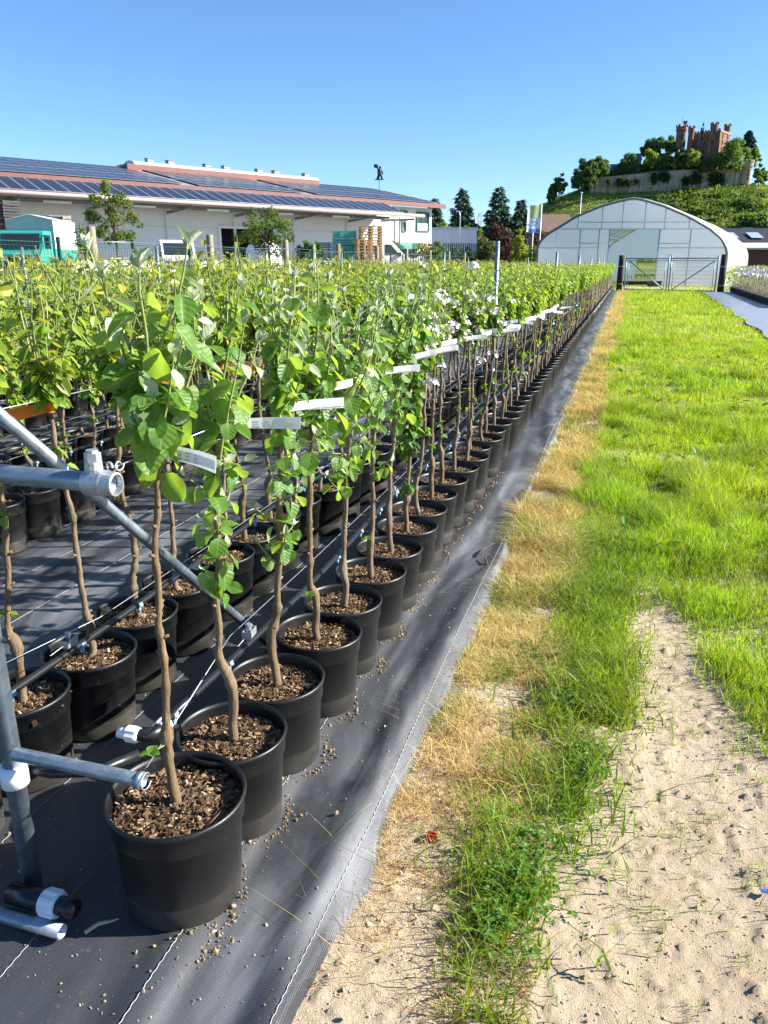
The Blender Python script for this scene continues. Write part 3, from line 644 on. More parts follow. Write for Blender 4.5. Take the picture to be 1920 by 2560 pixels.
# ---- the many trees further down the beds, one mass
masses = {kd: [crown(kd, 9000 + 31 * i + len(kd), 'far') for i in range(5)] for kd in KINDS}
lv = []; st = MB(); pv, pf = [], []
pot_far = np.array([[a, b] for a, b in ((0.117, 0.0), (0.137, 0.205), (PR, 0.26), (0.133, 0.262), (0.128, 0.228), (0.001, 0.23))])
th = np.arange(9) * 2 * math.pi / 9
pvt = np.stack([np.outer(pot_far[:, 0], np.cos(th)), np.outer(pot_far[:, 0], np.sin(th)), np.repeat(pot_far[:, 1][:, None], 9, 1)], -1).reshape(-1, 3)
kk = np.arange(9); pft = np.concatenate([np.stack([i * 9 + kk, i * 9 + (kk + 1) % 9, (i + 1) * 9 + (kk + 1) % 9, (i + 1) * 9 + kk], 1) for i in range(5)])
for ri, k, x, y, d in mass:
    kd = kind_of(ri, k, y); mb, (v, f, c), P, rad, fl = masses[kd][rng.integers(5)]; a = rng.uniform(0, 6.28); sc = rng.uniform(0.94, 1.06)
    R = np.array([[math.cos(a), -math.sin(a), 0], [math.sin(a), math.cos(a), 0], [0, 0, 1]]); o = np.array([x, y, 0.039])
    lv.append((v @ R.T * [1, 1, sc] + o, f[0], c)); Q = P[[1, 5, 8, 12, 18, len(P) - 1]] @ R.T + o; st.tube(Q, [0.015, 0.015, 0.014, 0.011, 0.010, 0.007], 4, False)
    pv.append(pvt + o); pf.append(pft + len(pvt) * (len(pv) - 1))
v, f, c = merge(lv)
nursery = empty('nursery_stock', (0, 0, 0)); tag(nursery, 'dense mass of small potted trees filling the beds towards the greenhouse', 'nursery stock', kind='stuff')
tag(obj('crown', mesh_np('nursery_crowns', v, f, [leaf_m], False, c), nursery), kind='stuff')
tag(st.build('stem', [bark_m], nursery, True), kind='stuff')
tag(obj('pot', mesh_np('nursery_pots', np.concatenate(pv), [np.concatenate(pf)], [pot_m], True), nursery), kind='stuff')

# ================================================================ trellis frames, wires, irrigation
t = NT('galvanised_steel'); co = t.coord(); a = t.noise(22, 6, 0.75, co, 0.6); b = t.noise(90, 5, 0.75, t.scaled(co, (1, 1, 0.15)))
galv_m = t.done(t.bsdf(t.mix(b, t.ramp(a, [(0.34, (0.11, 0.165, 0.235)), (0.62, (0.32, 0.40, 0.49))]), (0.30, 0.35, 0.40)), t.ramp(a, [(0.3, (0.36,) * 3), (0.7, (0.55,) * 3)]), 0.85, 0.5, b, 0.1, 0.002))
t = NT('cast_fitting'); co = t.coord(); cast_m = t.done(t.bsdf(t.ramp(t.noise(60, 5, 0.7, co), [(0.3, (0.34, 0.36, 0.40)), (0.7, (0.55, 0.57, 0.60))]), 0.5, 0.8, 0.5, t.noise(120, 4, 0.7, co), 0.5, 0.003))
pipe_m = mat('black_pipe', (0.012, 0.0125, 0.014), 0.32, var=0.2, scale=20, bump=0.05)
clip_m = mat('pale_blue_clip', (0.20, 0.33, 0.47), 0.45, var=0.1)
fit_m = mat('white_fitting', (0.72, 0.75, 0.80), 0.45, var=0.06)
def hexa(mb, c, r, h, axis=(0, 0, 1), mi=0, n=6):
    R = frame_of(axis); R2 = np.stack([R[:, 1], R[:, 2], R[:, 0]], 1); mb.lathe([(r, -h / 2), (r, h / 2)], n, c, R2, mi, True)
ARMZ = (1.035, 0.40); AX = 0.345
def end_frame(cx, y0, label, hero=False, brace=True):
    fr = empty('trellis_frame', (cx, y0, 0.036)); tag(fr, label, 'frame', 'steel frames carrying the wires'); n = 20 if hero else 10; r0 = 0.0215 if hero else 0.0215
    MB().tube([[0, 0, 0.0], [0, 0, 1.62]], r0, n).build('post', [galv_m], fr, True)
    for zi, z in enumerate(ARMZ):
        for sx in (1, -1):                                     # open pipes: outer wall, inner wall and lip
            L = AX if sx > 0 else -AX; R2 = frame_of((0, 0, 1), (sx, 0, 0)); R2 = np.stack([R2[:, 0], R2[:, 1], R2[:, 2]], 1)
            Rx = np.array([[0, 0, sx], [0, 1, 0], [-sx, 0, 0]], float)
            ra = 0.0185 if zi == 0 else 0.0150
            MB().lathe([(ra, r0 + 0.004), (ra, AX - 0.001), (ra - 0.001, AX), (ra - 0.0035, AX), (ra - 0.0035, AX - 0.09), (0.0005, AX - 0.092)], n, (0, -0.012, z), Rx).build('arm', [galv_m], fr, True)
            if hero and sx > 0:
                mb = MB()
                if zi == 0:
                    mb.lathe([(ra + 0.0005, AX - 0.052), (ra + 0.0055, AX - 0.050), (ra + 0.0060, AX - 0.012), (ra + 0.0045, AX - 0.008), (ra + 0.0035, AX + 0.012), (ra, AX + 0.013), (ra - 0.001, AX - 0.02)], 22, (0, -0.012, z), Rx)
                    mb.lathe([(0.0005, 0.018), (0.015, 0.018), (0.0165, 0.026), (0.0155, 0.040), (0.0005, 0.041)], 14, (AX - 0.032, -0.012, z))
                    hexa(mb, (AX - 0.032, -0.012, z + 0.048), 0.0150, 0.016); hexa(mb, (AX - 0.032, -0.012, z + 0.058), 0.011, 0.006, n=10)
                    mb.build('clamp', [cast_m], fr)
                    ey = MB(); a_ = np.linspace(0, 6.6, 18); ey.tube(np.stack([AX - 0.014 + 0.008 * np.cos(a_), 0.006 + 0 * a_ + 0.002 * a_, z + 0.024 + 0.010 * np.sin(a_)], 1), 0.0022, 8)
                    a_ = np.linspace(0, 6.6, 18); ey.tube(np.stack([AX - 0.008 + 0.001 * a_, 0.024 + 0.010 * np.cos(a_), z + 0.024 + 0.008 * np.sin(a_)], 1), 0.0018, 8); ey.build('eyelet', [cast_m], fr, True)
                else:
                    mb.lathe([(ra + 0.0003, AX - 0.014), (ra + 0.0035, AX - 0.012), (ra + 0.0035, AX - 0.004), (ra + 0.0003, AX - 0.002)], 22, (0, -0.012, z), Rx); mb.build('collar', [galv_m], fr, True)
                    a_ = np.linspace(0, 5.8, 18); MB().tube(np.stack([AX + 0.003 + 0.0006 * a_, -0.012 + (ra + 0.002) * np.cos(a_), z + (ra + 0.002) * np.sin(a_)], 1), 0.0014, 6).build('wire_loop', [cast_m], fr, True)
    if hero:
        mb = MB(); mb.lathe([(0.0215, -0.026), (0.0300, -0.024), (0.0300, 0.024), (0.0215, 0.026)], 20, (0, 0, ARMZ[1] - 0.065)); mb.build('bracket', [fit_m], fr, True)
    else:
        mb = MB()
        for z in ARMZ: mb.lathe([(r0 + 0.0005, -0.03), (r0 + 0.006, -0.028), (r0 + 0.006, 0.028), (r0 + 0.0005, 0.03)], 12, (0, 0, z))
        mb.build('clamp', [cast_m], fr, True)
    if brace:
        a = np.array([0.0, -0.12 if hero else 0.02, 1.34 if hero else 1.3]); b = np.array([0.02, 1.30, -0.004])
        MB().tube([a, a * 0.5 + b * 0.5, b], 0.0145, n).build('brace', [galv_m], fr, True)
    return fr
PN = ['first pair of rows', 'second pair of rows', 'third pair of rows', 'last pair of rows']
for k, cx in enumerate(PAIRS):
    y = 1.165 + [0, 0.65, 0.9, 1.1][k]; j = 0
    while y < 46:
        if in_view((cx, y, 1.2), 300)[0]:
            lab = 'galvanised end frame with open pipe arms and slanting brace beside the first pot' if (k == 0 and j == 0) else (f'{ORD[j]} grey steel post from the camera rising from the {PN[k]}' if j < 4 else f'thin grey steel post far along the {PN[k]}')
            end_frame(cx, y, lab, k == 0 and j == 0, j == 0)
        j += 1; y += 6.55
wire_m = mat('tension_wire', (0.42, 0.43, 0.45), 0.4, 0.8, bump=0.0)
for ri, x in enumerate(ROWS):
    sx = 1 if ri % 2 == 0 else -1; cx = PAIRS[ri // 2]; ex = cx + sx * AX
    for zi, z in enumerate(ARMZ):
        y0 = 1.18 + [0, 0.65, 0.9, 1.1][ri // 2]; yy = np.arange(y0, 46.3, 0.6); zz = z + 0.036 + 0.02 + 0.004 * np.sin(yy * 1.9) - 0.012 * (zi == 1)
        xx = np.full_like(yy, cx + sx * 0.215 if zi else x - 0.012 * sx); xx[0] = ex - 0.01 * sx
        w = MB().tube(np.stack([xx, yy, zz], 1), 0.0016 if zi == 0 else 0.0013, 5).build('support_wire', [wire_m], None, True)
        tag(w, f'thin {"upper" if zi == 0 else "lower"} tension wire stretched along the {ROWNAME[ri]}', 'wire', 'wires along the rows')
    # irrigation hose with emitters
    y0 = (1.40 if ri == 0 else FIRST[ri] - 0.35); yy = np.concatenate([np.arange(y0, 6, 0.14), np.arange(6, 46, 0.8)]); hx = cx + sx * 0.235
    pth = np.stack([hx + 0.006 * np.sin(yy * 3.1), yy, 0.395 + 0.012 * np.sin(yy * 2.3 + ri)], 1)
    hose = MB().tube(pth, 0.0105, 12 if ri < 3 else 6).build('irrigation_hose', [pipe_m], None, True)
    tag(hose, f'black irrigation hose running along the {ROWNAME[ri]}', 'hose', 'irrigation hoses along the rows')
    if ri < 4:
        em = MB(); em.lathe([(0.0115, -0.012), (0.0150, -0.010), (0.0150, 0.010), (0.0115, 0.012)], 12, (0, 0, 0), np.array([[1, 0, 0], [0, 0, 1], [0, -1, 0]], float)); em.lathe([(0.001, -0.034), (0.0075, -0.034), (0.0085, -0.012), (0.006, -0.010)], 10); em.box((0.014, 0, -0.004), (0.008, 0.014, 0.006))
        eme = em.mesh('emitter', [clip_m], True)
        for q in range(14 if ri < 2 else 8):
            ye = FIRST[ri] + 0.17 + 0.286 * q
            if ye > y0: (lambda o: setattr(o, 'scale', (0.78, 0.78, 0.78)))(obj('emitter', eme, hose, (hx + 0.006 * math.sin(ye * 3.1), ye, 0.393 + 0.012 * math.sin(ye * 2.3 + ri))))
        for q in ((1.86, 3.4) if ri == 0 else (1.66,) if ri == 1 else ()):     # wire tensioner sitting on the hose
            b = MB()
            for s_ in (-1, 1): b.box((0.012 * s_, 0, 0.012), (0.003, 0.05, 0.022))
            b.box((0, 0.024, 0.012), (0.027, 0.003, 0.022)); b.box((0, -0.024, 0.012), (0.027, 0.003, 0.022)); b.lathe([(0.007, 0.0), (0.007, 0.028)], 12, (0, 0, 0.005), None, 0, True); hexa(b, (0, 0, 0.036), 0.009, 0.008); hexa(b, (0.0, 0.012, 0.03), 0.006, 0.007)
            b.tube([[0, -0.025, 0.01], [0, -0.09, 0.012]], 0.0014, 6)
            o = b.build('tensioner', [cast_m], hose, False, (hx, q, 0.408)); o.rotation_euler = (0, 0, 0.1)
# white elbow coupling at the head of the first hose
el = empty('hose_elbow', (PAIRS[0] + 0.235, 1.40, 0.395)); tag(el, 'black pipe elbow with two white ribbed nuts beside the first pot', 'pipe elbow')
def nut(mb, c, ax, r=0.019, L=0.034, n=28):
    R = frame_of(ax); R2 = np.stack([R[:, 1], R[:, 2], R[:, 0]], 1); th = np.arange(n) * 2 * math.pi / n; prof = [(0.62, 0), (0.92, 0.1), (1.0, 0.25), (1.0, 0.92), (0.93, 1.0), (0.55, 1.0)]
    V = []
    for q, z in prof:
        rr = r * q * (1 + (0.05 if 0.2 < z < 0.95 else 0) * np.sign(np.sin(th * n / 4 + 0.4)))
        V.append(np.stack([rr * np.cos(th), rr * np.sin(th), np.full(n, z * L)], 1))
    V = np.concatenate(V) @ R2.T + np.asarray(c, float); k = np.arange(n)
    mb.add(V, [np.concatenate([np.stack([i * n + k, i * n + (k + 1) % n, (i + 1) * n + (k + 1) % n, (i + 1) * n + k], 1) for i in range(len(prof) - 1)])])
MB().tube([[0, 0.01, 0], [0, -0.03, 0], [-0.006, -0.042, 0], [-0.018, -0.052, 0], [-0.045, -0.057, 0.0]], 0.0155, 16).build('elbow', [pipe_m], el, True)
mb = MB(); nut(mb, (0, 0.012, 0), (0, -1, 0)); mb.build('nut', [fit_m], el); mb = MB(); nut(mb, (-0.03, -0.0555, 0), (-1, -0.05, 0)); mb.build('nut', [fit_m], el)
MB().tube([[-0.06, -0.058, 0], [-0.085, -0.060, 0]], 0.0125, 16).build('plug', [fit_m], el, True)
# supply hose looping behind the post, and the pipe stub with a white cap on the ground
sup = MB().tube([[PAIRS[0] - 0.02, 1.19, 0.372], [PAIRS[0] + 0.06, 1.21, 0.355], [PAIRS[0] + 0.14, 1.26, 0.34], [PAIRS[0] + 0.2, 1.34, 0.345]], 0.0125, 12).build('supply_hose', [pipe_m], None, True)
tag(sup, 'short black supply hose between the end post and the pipe elbow', 'hose')
st_ = empty('pipe_stub', (PAIRS[0] + 0.09, 1.075, 0.045)); tag(st_, 'grey pipe stub with a white ribbed cap lying at the foot of the end post', 'pipe stub')
Rx = np.array([[0, 0, 1], [0, 1, 0], [-1, 0, 0]], float)
MB().lathe([(0.017, -0.12), (0.017, 0.062), (0.0145, 0.062), (0.0145, -0.02), (0.0005, -0.021)], 20, (0, 0, 0.017), Rx).build('pipe', [galv_m], st_, True)
MB().tube([[-0.10, 0.036, 0.045], [0.0, 0.034, 0.048]], 0.024, 18).build('coupling', [pipe_m], st_, True)
mb = MB(); nut(mb, (-0.012, 0.034, 0.048), (1, 0, 0), 0.030, 0.044, 36); mb.build('cap', [fit_m], st_)
MB().tube([[0.02, 0.034, 0.048], [0.075, 0.034, 0.049]], 0.021, 16).build('plug', [pipe_m], st_, True)

# ================================================================ grass, straw, weeds, crumbs
grass_m = leafy('grass_blades', 0.45, 0.45, (1.5, 1.45, 0.40), 0.35)
straw_m = leafy('straw_blades', 0.34, 0.6, (1.15, 1.05, 0.7), 0.3)
def lawn_left(Y): return -0.15 + 0.10 * (fbm(Y, Y * 0 + 1, 1.1, 61, 3) - 0.5) * 2 + 0.05 * np.sin(Y * 0.9)
def path_mask(X, Y):
    """bare sand: 1 in the trodden path"""
    l = 0.05 + 0.05 * np.sin(Y * 2.3) + 0.10 * (fbm(X, Y, 4, 71, 3) - 0.5); r_ = 0.54 - 0.18 * np.clip(Y - 2.4, 0, 2) + 0.12 * (fbm(X, Y, 5, 73, 3) - 0.5)
    top = 3.55 + 0.5 * (fbm(X, Y * 0, 5, 75, 2) - 0.5) + 0.25 * np.clip(0.3 - X, -1, 1)
    return (X > l) & (X < r_) & (Y < top)
def blades(r, X, Y, h, w, col, lean=0.35, nseg=2, wind=(0, 0)):
    n = len(X); a = r.uniform(0, 2 * math.pi, n); L = lean * r.uniform(0.3, 1.6, n); dx = np.cos(a) * L + wind[0]; dy = np.sin(a) * L + wind[1]
    b = r.uniform(0, 2 * math.pi, n); wx, wy = np.cos(b) * w / 2, np.sin(b) * w / 2; z0 = sand_z(X, Y) - 0.004; V = []
    for s in range(nseg + 1):
        u = s / nseg; k = max(1 - u ** 1.5, 0.0); px = X + dx * h * u * u; py = Y + dy * h * u * u; pz = z0 + h * u * (1 - 0.35 * np.minimum(np.hypot(dx, dy), 1.5) * u)
        if s < nseg: V += [np.stack([px - wx * k, py - wy * k, pz], 1), np.stack([px + wx * k, py + wy * k, pz], 1)]
        else: V.append(np.stack([px, py, pz], 1))
    m = 2 * nseg + 1; V = np.stack(V, 1).reshape(-1, 3); o = np.arange(n) * m; F4 = [np.stack([o + 2 * s, o + 2 * s + 1, o + 2 * s + 3, o + 2 * s + 2], 1) for s in range(nseg - 1)]
    F3 = np.stack([o + 2 * nseg - 2, o + 2 * nseg - 1, o + 2 * nseg], 1); return V, F4, F3, np.repeat(col, m, 0)
class Blades:
    def __init__(s): s.V = []; s.F4 = []; s.F3 = []; s.C = []; s.n = 0
    def add(s, *a, **k):
        V, F4, F3, C = blades(*a, **k); s.V.append(V); s.F4 += [f + s.n for f in F4]; s.F3.append(F3 + s.n); s.C.append(C); s.n += len(V)
    def build(s, name, m): return obj(name, mesh_np(name, np.concatenate(s.V), ([np.concatenate(s.F4)] if s.F4 else []) + [np.concatenate(s.F3)], [m], False, np.concatenate(s.C)))
def area(r, n, x0, x1f, y0, y1, pw=1.0):
    Y = y0 + (y1 - y0) * r.random(n) ** pw; a = x0(Y) if callable(x0) else np.full(n, float(x0)); b = x1f(Y) if callable(x1f) else np.full(n, float(x1f)); return a + (b - a) * r.random(n), Y
right_edge = lambda Y: np.minimum(0.195 * Y + 0.42, 2.28 + 0.034 * Y)
r = np.random.default_rng(11); B = Blades()
GB, GY, GD = np.array([0.175, 0.32, 0.022]), np.array([0.35, 0.42, 0.032]), np.array([0.09, 0.19, 0.022])
def gcol(r, X, Y):
    m = fbm(X, Y, 1.1, 91, 3)[:, None]; k = fbm(X, Y, 4.0, 93, 2)[:, None]; c = GB * (1 - m) + GY * m; c = c * np.clip(0.55 + k, 0.6, 1.3); c = np.where(r.random((len(X), 1)) < 0.22, GD, c); c = np.where(r.random((len(X), 1)) < 0.05, np.array([0.5, 0.42, 0.2]), c)
    return c * r.uniform(0.75, 1.25, (len(X), 1))
# zones by distance, blades wider and fewer with distance
for (y0, y1, n, hm, w, seg) in ((2.3, 5.2, 80000, 0.085, 0.0034, 3), (5.2, 9.0, 74000, 0.085, 0.0048, 2), (9.0, 17, 70000, 0.10, 0.008, 2), (17, 30, 42000, 0.11, 0.014, 1), (30, 48, 34000, 0.12, 0.022, 1), (48, 62, 9000, 0.12, 0.03, 1)):
    X, Y = area(r, n, lawn_left, right_edge if y0 < 48 else (lambda Y: Y * 0 + 7.0), y0, y1)
    if y0 >= 48: X = -9 + 16 * r.random(n)
    clump = fbm(X, Y, 3.5, 101, 3); keep = ~path_mask(X + r.normal(0, 0.035, n), Y + r.normal(0, 0.07, n)) & (r.random(n) < 0.35 + 1.2 * clump); X, Y, clump = X[keep], Y[keep], clump[keep]
    cc_ = np.clip((clump - 0.33) * 3.0, 0, 1.3); big = np.clip((fbm(X, Y, 0.9, 103, 2) - 0.35) * 2.5, 0.3, 1.3); h = hm * (0.45 + 1.35 * cc_ * big) * r.uniform(0.5, 1.4, len(X)); B.add(r, X, Y, h, w * r.uniform(0.7, 1.3, len(X)), gcol(r, X, Y), lean=0.5, nseg=seg)
# green verge between straw and path near the camera
for (y0, y1, n, cx0, wd) in ((1.5, 2.5, 8200, -0.07, 0.15), (2.3, 3.6, 13000, 0.0, 0.15), (1.15, 1.6, 1500, -0.12, 0.09), (3.3, 4.3, 12000, 0.02, 0.2)):
    Y = y0 + (y1 - y0) * r.random(n); X = cx0 + 0.05 * np.sin(Y * 3) + wd * r.normal(size=n) * 0.6; cl = fbm(X, Y, 8, 111, 3); keep = r.random(n) < 1.6 * cl - 0.35; X, Y = X[keep], Y[keep]
    B.add(r, X, Y, 0.075 * r.uniform(0.4, 1.5, len(X)), 0.0042 * r.uniform(0.6, 1.4, len(X)), gcol(r, X, Y) * 0.72, lean=0.8, nseg=3)
# sparse seedlings and tufts in the path
tx, ty = area(r, 130, 0.1, 0.72, 1.15, 3.5); 
for x_, y_ in zip(tx, ty):
    n = int(r.integers(4, 16)); B.add(r, x_ + r.normal(0, 0.016, n), y_ + r.normal(0, 0.016, n), 0.045 * r.uniform(0.4, 1.4, n), 0.0022 * r.uniform(0.7, 1.4, n), jitter(r, n, (0.19, 0.27, 0.06), 0.2), lean=0.6, nseg=3)
n = 9000; X, Y = area(r, n, 0.2, 0.95, 1.1, 3.4); keep = r.random(n) < np.clip((X - 0.26 - 0.10 * fbm(X, Y, 6, 121, 2)) * 1.3, 0, 1) * (fbm(X, Y, 9, 123, 2) > 0.5); X, Y = X[keep], Y[keep]
B.add(r, X, Y, 0.055 * r.uniform(0.4, 1.4, len(X)), 0.0026 * r.uniform(0.7, 1.4, len(X)), jitter(r, len(X), (0.14, 0.24, 0.035), 0.2), lean=0.5, nseg=3)
# long single blades leaning over the sand
n = 150; X = -0.06 + 0.11 * r.normal(size=n); Y = 1.3 + 2.2 * r.random(n); B.add(r, X, Y, 0.16 * r.uniform(0.5, 1.2, n), 0.0068 * r.uniform(0.6, 1.2, n), jitter(r, n, (0.17, 0.28, 0.05), 0.15), lean=1.0, nseg=3)
tag(B.build('grass', grass_m), 'bright green grass strip between the fabric and the greenhouse gate', 'grass', kind='stuff')
# dead straw along the fabric edge
S = Blades(); st0 = np.array([0.80, 0.65, 0.28]); st1 = np.array([0.60, 0.43, 0.19]); st2 = np.array([0.46, 0.47, 0.10])
def scol(r, X, Y):
    m = np.clip((fbm(X, Y, 2.2, 131, 3)[:, None] - 0.25) * 1.7 + np.clip(2.6 - Y[:, None], 0, 1) * 0.5, 0, 1); c = st0 * (1 - m) + st1 * m; g_ = (fbm(X, Y, 3.1, 137, 2)[:, None] > 0.62) & (Y[:, None] > 2.0); c = np.where(g_ & (r.random((len(X), 1)) < 0.6), np.array([0.26, 0.34, 0.07]), c); c = np.where(r.random((len(X), 1)) < 0.16, np.array([0.20, 0.13, 0.065]), c); c = np.where((r.random((len(X), 1)) < 0.24) & (Y[:, None] > 2.2), st2, c); return c * r.uniform(0.6, 1.25, (len(X), 1))
for (y0, y1, n, hm, w, seg, dens) in ((1.15, 1.9, 15000, 0.028, 0.0018, 3, 0.6), (1.9, 3.2, 24000, 0.055, 0.0021, 3, 0.8), (3.2, 6, 36000, 0.09, 0.0028, 3, 1.0), (6, 12, 26000, 0.085, 0.0045, 2, 1.0), (12, 24, 18000, 0.10, 0.009, 1, 1.0), (24, 47, 14000, 0.11, 0.017, 1, 1.0)):
    X, Y = area(r, n, lambda q: edge_x(q) - 0.015, lambda q: lawn_left(q) + 0.05, y0, y1); cl = fbm(X, Y, 5, 141, 3); keep = r.random(n) < np.clip(2.6 * cl - 0.6, 0, 1.2) * dens; X, Y, cl = X[keep], Y[keep], cl[keep]
    S.add(r, X, Y, hm * (0.4 + 1.2 * cl) * r.uniform(0.5, 1.5, len(X)), w * r.uniform(0.6, 1.4, len(X)), scol(r, X, Y), lean=1.15, nseg=seg)
n = 900; Y = 1.2 + 5 * r.random(n); X = edge_x(Y) + 0.06 + 0.07 * r.normal(size=n); S.add(r, X, Y, 0.10 * r.uniform(0.5, 1.3, n), 0.0016 * r.uniform(0.7, 1.4, n), scol(r, X, Y), lean=1.9, nseg=3)
Y = 10 + 36 * r.random(5000); X = 2.2 + 0.034 * Y + r.normal(0, 0.10, 5000) - 0.08; S.add(r, X, Y, 0.07 * r.uniform(0.5, 1.3, 5000), 0.011 * r.uniform(0.7, 1.4, 5000), scol(r, X, Y), lean=1.0, nseg=1)
tag(S.build('dry_grass', straw_m), 'yellowed dead grass along the edge of the fabric', 'dry grass', kind='stuff')
# clover and small broad-leaved weeds
lf = leaf_tpl(3, 1, 0.95, 0.25, 0.15, 0, lambda t: np.sin(math.pi * np.clip(t, 0, 1) ** 0.6) ** 0.5); parts = []
def clover(r, cx, cy, sx, sy, n, s0, col):
    X = cx + r.normal(0, sx, n); Y = cy + r.normal(0, sy, n); z = sand_z(X, Y) + r.uniform(0.01, 0.045, n)
    for j in range(3):
        a = r.uniform(0, 6.28, n) if j == 0 else a + 2.094
        D = np.stack([np.cos(a), np.sin(a), r.uniform(-0.1, 0.3, n)], 1); N = np.stack([r.normal(0.1, 0.25, n), r.normal(0, 0.25, n), np.ones(n)], 1)
        parts.append(scatter(lf, np.stack([X, Y, z], 1), frames(D, N), s0 * r.uniform(0.7, 1.2, n), jitter(r, n, col, 0.18)))
for cx, cy, sx, sy, n in ((-0.13, 1.52, 0.045, 0.06, 130), (-0.17, 1.40, 0.03, 0.04, 60), (-0.11, 1.66, 0.03, 0.06, 70), (-0.20, 2.72, 0.05, 0.06, 110), (-0.08, 2.45, 0.05, 0.1, 120), (0.0, 2.1, 0.03, 0.07, 60), (-0.25, 3.6, 0.05, 0.15, 80), (0.9, 5.4, 0.3, 0.4, 160), (0.5, 4.3, 0.2, 0.2, 120)):
    clover(r, cx, cy, sx, sy, n, 0.013, (0.085, 0.19, 0.02))
tpw = leaf_tpl(4, 1, 0.42, 0.3, 0.6)
n = 60; X, Y = area(r, n, -0.2, 0.0, 1.3, 3.4); a = r.uniform(0, 6.28, n); parts.append(scatter(tpw, np.stack([X, Y, sand_z(X, Y) + 0.004], 1), frames(np.stack([np.cos(a), np.sin(a), r.uniform(0.3, 1, n)], 1), np.tile([0, 0, 1.0], (n, 1)) + r.normal(0, 0.2, (n, 3))), r.uniform(0.02, 0.045, n), jitter(r, n, (0.10, 0.22, 0.022), 0.2)))
n = 420; X, Y = area(r, n, 0.0, right_edge, 4.0, 14); a = r.uniform(0, 6.28, n); parts.append(scatter(tpw, np.stack([X, Y, sand_z(X, Y) + 0.03], 1), frames(np.stack([np.cos(a), np.sin(a), r.uniform(0.2, 1, n)], 1), np.tile([0, 0, 1.0], (n, 1)) + r.normal(0, 0.2, (n, 3))), r.uniform(0.05, 0.11, n), jitter(r, n, (0.09, 0.20, 0.022), 0.2)))
v, f, c = merge(parts); tag(obj('weeds', mesh_np('weeds', v, f, [leafy('weed_leaves', 0.35, 0.5)], False, c)), 'clover and small broad-leaved weeds among the grass and sand', 'weeds', kind='stuff')
# crumbs of mulch and sand on the fabric and clods on the path
box = np.array([[x, y, z] for x in (-1, 1) for y in (-1, 1) for z in (-1, 1)]) * 0.5; box[[1, 4]] *= 0.55; box[[2, 7]] *= 0.8
fc = np.array([[0, 1, 3, 2], [4, 6, 7, 5], [0, 4, 5, 1], [2, 3, 7, 6], [0, 2, 6, 4], [1, 5, 7, 3]]); parts = []
_ph = (1 + 5 ** 0.5) / 2; box = np.array([[-1, _ph, 0], [1, _ph, 0], [-1, -_ph, 0], [1, -_ph, 0], [0, -1, _ph], [0, 1, _ph], [0, -1, -_ph], [0, 1, -_ph], [_ph, 0, -1], [_ph, 0, 1], [-_ph, 0, -1], [-_ph, 0, 1]]) * 0.30 * np.random.default_rng(3).uniform(0.7, 1.25, (12, 1))
fc = np.array([[0, 11, 5], [0, 5, 1], [0, 1, 7], [0, 7, 10], [0, 10, 11], [1, 5, 9], [5, 11, 4], [11, 10, 2], [10, 7, 6], [7, 1, 8], [3, 9, 4], [3, 4, 2], [3, 2, 6], [3, 6, 8], [3, 8, 9], [4, 9, 5], [2, 4, 11], [6, 2, 10], [8, 6, 7], [9, 8, 1]])
def crumbs(r, X, Y, Z, s, col):
    n = len(X); parts.append(scatter((box, fc), np.stack([X, Y, Z], 1), frames(rnd_dirs(r, n), rnd_dirs(r, n)), s[:, None] * r.uniform(0.5, 1.4, (n, 3)), jitter(r, n, col, 0.25, 0.05)))
n = 950; X = -1.5 + 1.02 * r.random(n); Y = 0.95 + 3.2 * r.random(n) ** 1.5; crumbs(r, X, Y, np.array([fab_h(a_, b_) for a_, b_ in zip(X, Y)]) + 0.001, r.lognormal(math.log(0.0032), 0.5, n), (0.27, 0.21, 0.15))
for k in range(15):                                            # spills at the foot of the pots
    n = 95; yb = 1.28 + 0.286 * k; X = -0.88 + 0.125 + np.abs(r.normal(0, 0.018, n)); Y = yb + r.normal(0, 0.085, n); X = X - 0.5 * ((Y - yb) ** 2) / 0.125
    crumbs(r, X, Y, np.array([fab_h(a_, b_) for a_, b_ in zip(X, Y)]) + 0.002, r.lognormal(math.log(0.0040), 0.5, n), (0.25, 0.18, 0.11))
n = 90; crumbs(r, -0.74 + r.normal(0, 0.02, n), 1.16 + r.normal(0, 0.03, n), np.full(n, 0.040), r.lognormal(math.log(0.004), 0.5, n), (0.26, 0.19, 0.12))
n = 11000; X, Y = area(r, n, lambda q: edge_x(q) + 0.01, 0.85, 1.0, 3.6, 1.3); crumbs(r, X, Y, sand_z(X, Y) + 0.001, r.lognormal(math.log(0.0024), 0.5, n), (0.46, 0.37, 0.26))
v, f, c = merge(parts); tag(obj('crumbs', mesh_np('crumbs', v, f, [chip_m], False, c)), 'crumbs of mulch and sandy soil scattered on fabric and path', 'crumbs', kind='stuff')
